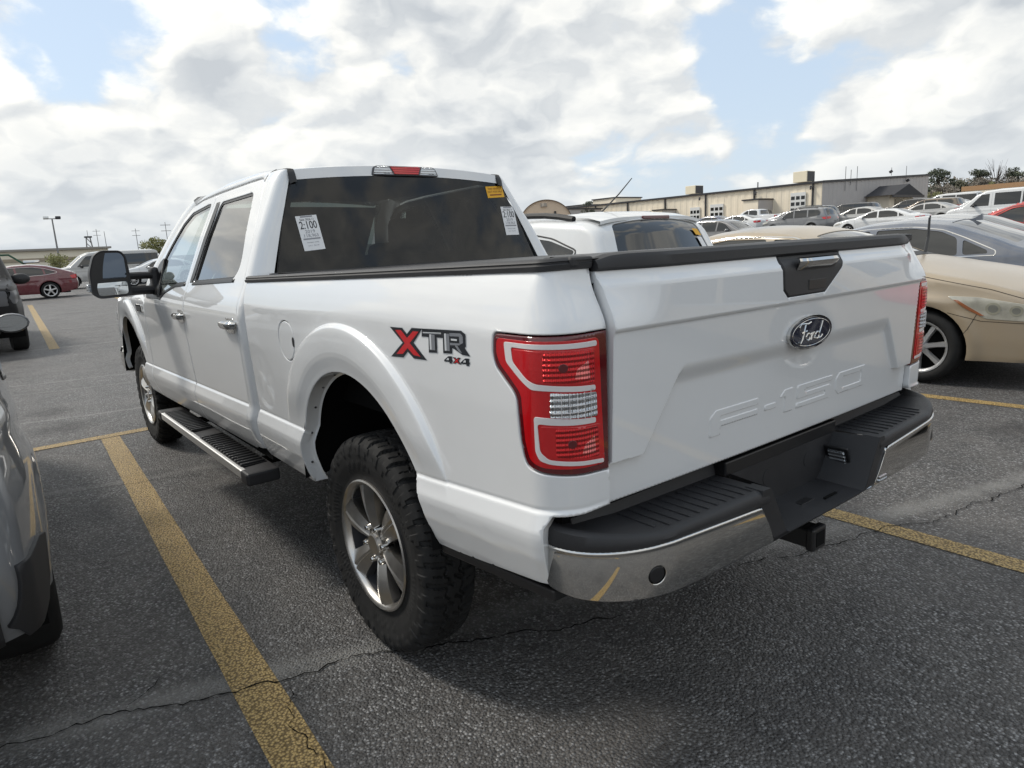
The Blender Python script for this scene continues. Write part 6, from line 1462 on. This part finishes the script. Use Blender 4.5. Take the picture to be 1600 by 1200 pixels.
# poles and masts
def pole(nm, lab, cat, x, y, z1, r, arms=None):
    p = tag(empty(nm, (x, y, float(gz(x, y)))), lab, cat)
    o = MB().tube([(0, 0, 0), (0, 0, z1)], [r, r*.6], 8).build('shaft', M_POLE, p)
    if arms == 'lamp':
        MB().tube([(0, -.55, z1), (0, .55, z1)], .05, 6).build('arm', M_POLE, p)
        for s in (1, -1): MB().box((-.05, s*.55, z1+.10), (.36, .50, .26), ry=.3, bev=.05).build('lamp_head', M_DOORW if s > 0 else M_TRIM, p)  # sunlit head white, shaded head dark: the light is put into the colours
    if arms == 'cross':
        for dz in (.4, 1.2): MB().box((0, 0, z1-dz), (.07, 1.3, .07)).build('crossarm', M_POLE, p)
pole('light_pole', 'tall car park light pole with twin lamp heads, left horizon', 'light pole', 87.4, -6.35, 6.1, .11, 'lamp')
pole('utility_pole', 'utility pole with crossarms above the small tree left of the pickup windscreen', 'utility pole', 105.3, -21.3, 5.7, .06, 'cross')
pole('utility_pole', 'thin utility pole between the lattice tower and the pickup mirror', 'utility pole', 135.6, -22.9, 5.9, .07, 'cross')
pole('utility_pole', 'utility pole just right of the lattice tower', 'utility pole', 156.4, -19.7, 6.8, .08, 'cross')
pole('flag_pole', 'bare slanting pole right of the lattice tower, left horizon', 'pole', 156.2, -21.0, 6.3, .08)
pole('street_light', 'slim white pole at the far right before the trees', 'pole', 30.2, -108.0, 5.4, .07)
lt = tag(empty('lattice_tower', (166.5, -19.4, .3)), 'small steel lattice tower on the left horizon', 'tower')
lm = MB()
for sx in (1, -1):
    for sy in (1, -1): lm.tube([(sx*.9, sy*.9, 0), (sx*.35, sy*.35, 6.8)], .07, 5)
for k in range(6):
    r0, r1 = .9-.55*k/6, .9-.55*(k+1)/6; z0, z1 = 6.8*k/6, 6.8*(k+1)/6
    for q, p in (((r0, -r0), (r1, r1)), ((-r0, -r0), (-r1, r1)), ((r0, r0), (-r1, r1)), ((-r0, -r0), (r1, -r1))): lm.tube([(q[0], q[1], z0), (p[0], p[1], z1)], .04, 4)
lm.build('frame', M_POLE, lt); MB().box((0, 0, 6.95), (1.3, 1.3, .3)).tube([(0, 0, 7), (0, 0, 8.3)], .04, 4).build('platform', M_TRIM, lt)
# green yard cranes far left
M_GREEN = mat('green_steel', (.02, .09, .05), .5)
for k, (x, y) in enumerate(((95, 3.2), (98, -2.6))):
    t = tag(empty('yard_hoist', (x, y, 0)), ['green steel yard hoist above the black pickup', 'green steel yard hoist between the maroon fastback and the warehouse'][k], 'hoist')
    MB().tube([(0, 2.2, 3.1), (0, .2, 3.1), (0, -1.6, 1.6)], .12, 6).tube([(0, 1.6, 0), (0, 1.6, 3.1)], .12, 6).tube([(0, -1.6, 0), (0, -1.6, 1.7)], .12, 6).build('frame', M_GREEN, t)
    MB().box((0, 1.6, .06), (.6, .6, .12)).box((0, -1.6, .06), (.6, .6, .12)).build('foot_plate', M_POLE, t)

def leafmat(name, a, b):
    m = bpy.data.materials.new(name); m.use_nodes = True; T = NT(m.node_tree); bs = T.n['Principled BSDF']
    tc = T.add('ShaderNodeNewGeometry').outputs['Position']
    T.set(bs, 'Base Color', T.mix(T.ramp(T.noise(tc, 1.3, 4, .7), [(.35, 0.0), (.65, 1.0)]), a+(1,), b+(1,))); bs.inputs['Roughness'].default_value = .8
    return m
M_PINE = leafmat('pine_needles', (.07, .085, .065), (.14, .155, .10)); M_OAK = leafmat('dull_green_leaves', (.085, .09, .062), (.16, .155, .105)); M_BRUSH = leafmat('winter_twigs', (.17, .15, .125), (.27, .24, .20)); M_YEL = leafmat('yellow_green_leaves', (.20, .21, .08), (.32, .31, .14))
M_BARK = mat('bark', (.07, .055, .045), .9)
def tree(nm, lab, x, y, h, rad, m, kind, seed, z0=None, group=None):
    rnd = random.Random(seed); zb = float(gz(x, y)) if z0 is None else z0
    t = tag(empty(nm, (x, y, zb)), lab, 'tree' if 'tree' in nm else 'bush', group)
    tr = MB(); limbs = []
    if kind != 'bush':
        bend = rnd.uniform(-.4, .4); tr.tube([(0, 0, -.3), (bend*.2, .1, h*.35), (bend*.6, .05, h*.7), (bend*.7, 0, h*.95)], [h*.022, h*.018, h*.011, h*.003], 7)
    nb = {'pine': 15, 'oak': 14, 'bare': 26, 'bush': 9}[kind]
    for i in range(nb):
        a = rnd.uniform(0, 6.283); u = rnd.random()
        if kind == 'pine': z = h*(.42+.55*u); r = rad*(1.0-.72*u)*rnd.uniform(.35, 1)
        elif kind == 'oak': z = h*(.40+.5*u); r = rad*math.sqrt(max(.05, 1-((u-.4)/.65)**2))*rnd.uniform(.3, 1)
        elif kind == 'bare': z = h*(.5+.5*u); r = rad*rnd.uniform(.2, 1)*(1.1-.5*u)
        else: z = h*(.2+.6*u); r = rad*rnd.uniform(.2, .9)
        e = (r*math.cos(a), r*math.sin(a), z); limbs.append(e)
        if kind != 'bush':
            s = (0.1, 0, z*.72 if kind != 'bare' else h*(.25+.35*rnd.random())); mid = tuple((s[k]+e[k])/2+(0, 0, h*.03)[k] for k in range(3)); tr.tube([s, mid, e], [h*.008, h*.006, h*.002], 5)
            if kind == 'bare':
                for _ in range(4): tr.tube([mid, (e[0]+rnd.uniform(-.8, .8), e[1]+rnd.uniform(-.8, .8), e[2]+rnd.uniform(-.3, .9))], [h*.003, h*.0015], 4)
    if tr.V: tr.build('trunk', M_BARK, t)
    if kind == 'bare': return
    V = []; F = []
    for e in limbs:
        cr_ = rad*rnd.uniform(.28, .48); fl = {'pine': .42, 'oak': .7, 'bush': .8}[kind]
        for _ in range({'pine': 120, 'oak': 130, 'bush': 170}[kind]):
            while True:
                d = np.array([rnd.uniform(-1, 1) for _ in range(3)]); 
                if d@d < 1: break
            p = np.array(e)+d*cr_*np.array([1, 1, fl]); s = rad*rnd.uniform(.035, .08)
            q = np.array([rnd.gauss(0, 1) for _ in range(3)]); q /= np.linalg.norm(q); w = np.cross(q, [rnd.gauss(0, 1) for _ in range(3)]); w /= np.linalg.norm(w)
            k = len(V); V += [p+q*s, p+w*s*.6, p-q*s, p-w*s*.6]; F.append((k, k+1, k+2, k+3))
    mesh('crown' if kind != 'bush' else 'foliage', V, F, m, t)
TR = [('pine_tree', 'tall pine just right of the grey end wall', 42.6, -120.2, 8.0, 2.6, M_PINE, 'pine'), ('pine_tree', 'small pine right of the tall pine', 40.4, -121.0, 6.4, 1.7, M_PINE, 'pine'), ('oak_tree', 'broad dull green tree above the tan block', 38.9, -121.8, 6.4, 2.6, M_OAK, 'oak'),
      ('pine_tree', 'flat-topped pine above the tan block', 37.6, -121.9, 7.4, 2.1, M_PINE, 'pine'), ('bare_tree', 'leafless tree between the flat-topped pine and the right edge pine', 35.4, -122.4, 8.2, 2.4, M_BRUSH, 'bare'), ('pine_tree', 'wide-crowned pine near the right edge', 33.4, -123.0, 7.3, 2.3, M_PINE, 'pine'), ('oak_tree', 'dark tree cut by the right edge', 31.0, -124.0, 6.6, 2.6, M_OAK, 'oak'),
      ('oak_tree', 'brown twiggy tree behind the tan block', 36.6, -119.5, 5.6, 2.4, M_BRUSH, 'oak'), ('oak_tree', 'brown twiggy tree beside the tall pine', 41.3, -118.4, 5.0, 2.2, M_BRUSH, 'oak'), ('oak_tree', 'brown twiggy tree under the wide-crowned pine', 33.6, -120.0, 5.4, 2.6, M_BRUSH, 'oak'),
      ('yellow_bush', 'yellow-green bush at the foot of the grey end wall', 38.5, -105.0, 4.3, 1.6, M_YEL, 'bush'), ('yellow_bush', 'small yellow-green bush above the tan block', 33.5, -112.0, 5.3, 1.2, M_YEL, 'bush'), ('brown_bush', 'brown thicket beside the yellow-green bush', 38.6, -110.5, 4.2, 2.6, M_BRUSH, 'bush'),
      ('small_tree', 'yellow-green tree left of the pickup windscreen', 86.0, -16.2, 3.7, 1.9, M_YEL, 'oak'), ('yellow_bush', 'olive bush in front of the cream warehouse', 78.0, -5.2, 2.6, 1.5, M_YEL, 'bush'), ('yellow_bush', 'low olive bush beside the passenger van windscreen', 80.0, -7.4, 2.2, 1.5, M_YEL, 'bush'),
      ('palm_tree', 'small dark tree peeping over between the hut and the workshop', 58.5, -58.5, 4.4, 1.2, M_PINE, 'pine')]
for i, q in enumerate(TR): tree(q[0], q[1], q[2], q[3], q[4]*(.80 if q[3] < -110 else .92), *q[5:8], 40+i)
fw = MB(); rnd = random.Random(9); V = []; F = []
for k in range(9000):
    x = rnd.uniform(5, 50); y = -132+rnd.uniform(-6, 6); zt_ = 3.2+2.8*(.5+.5*math.sin(x*.45)+.3*math.sin(x*1.3))*.6
    p = np.array([x, y, float(gz(x, y))+rnd.random()**.7*zt_]); s = rnd.uniform(.18, .4); q = np.array([rnd.gauss(0, 1) for _ in range(3)]); q /= np.linalg.norm(q); w = np.cross(q, [0.3, .5, .8]); w /= np.linalg.norm(w)
    n = len(V); V += [p+q*s, p+w*s*.6, p-q*s, p-w*s*.6]; F.append((n, n+1, n+2, n+3))
tag(mesh('far_wood', V, F, M_BRUSH), 'brown winter wood massed behind the tan block', kind='stuff')
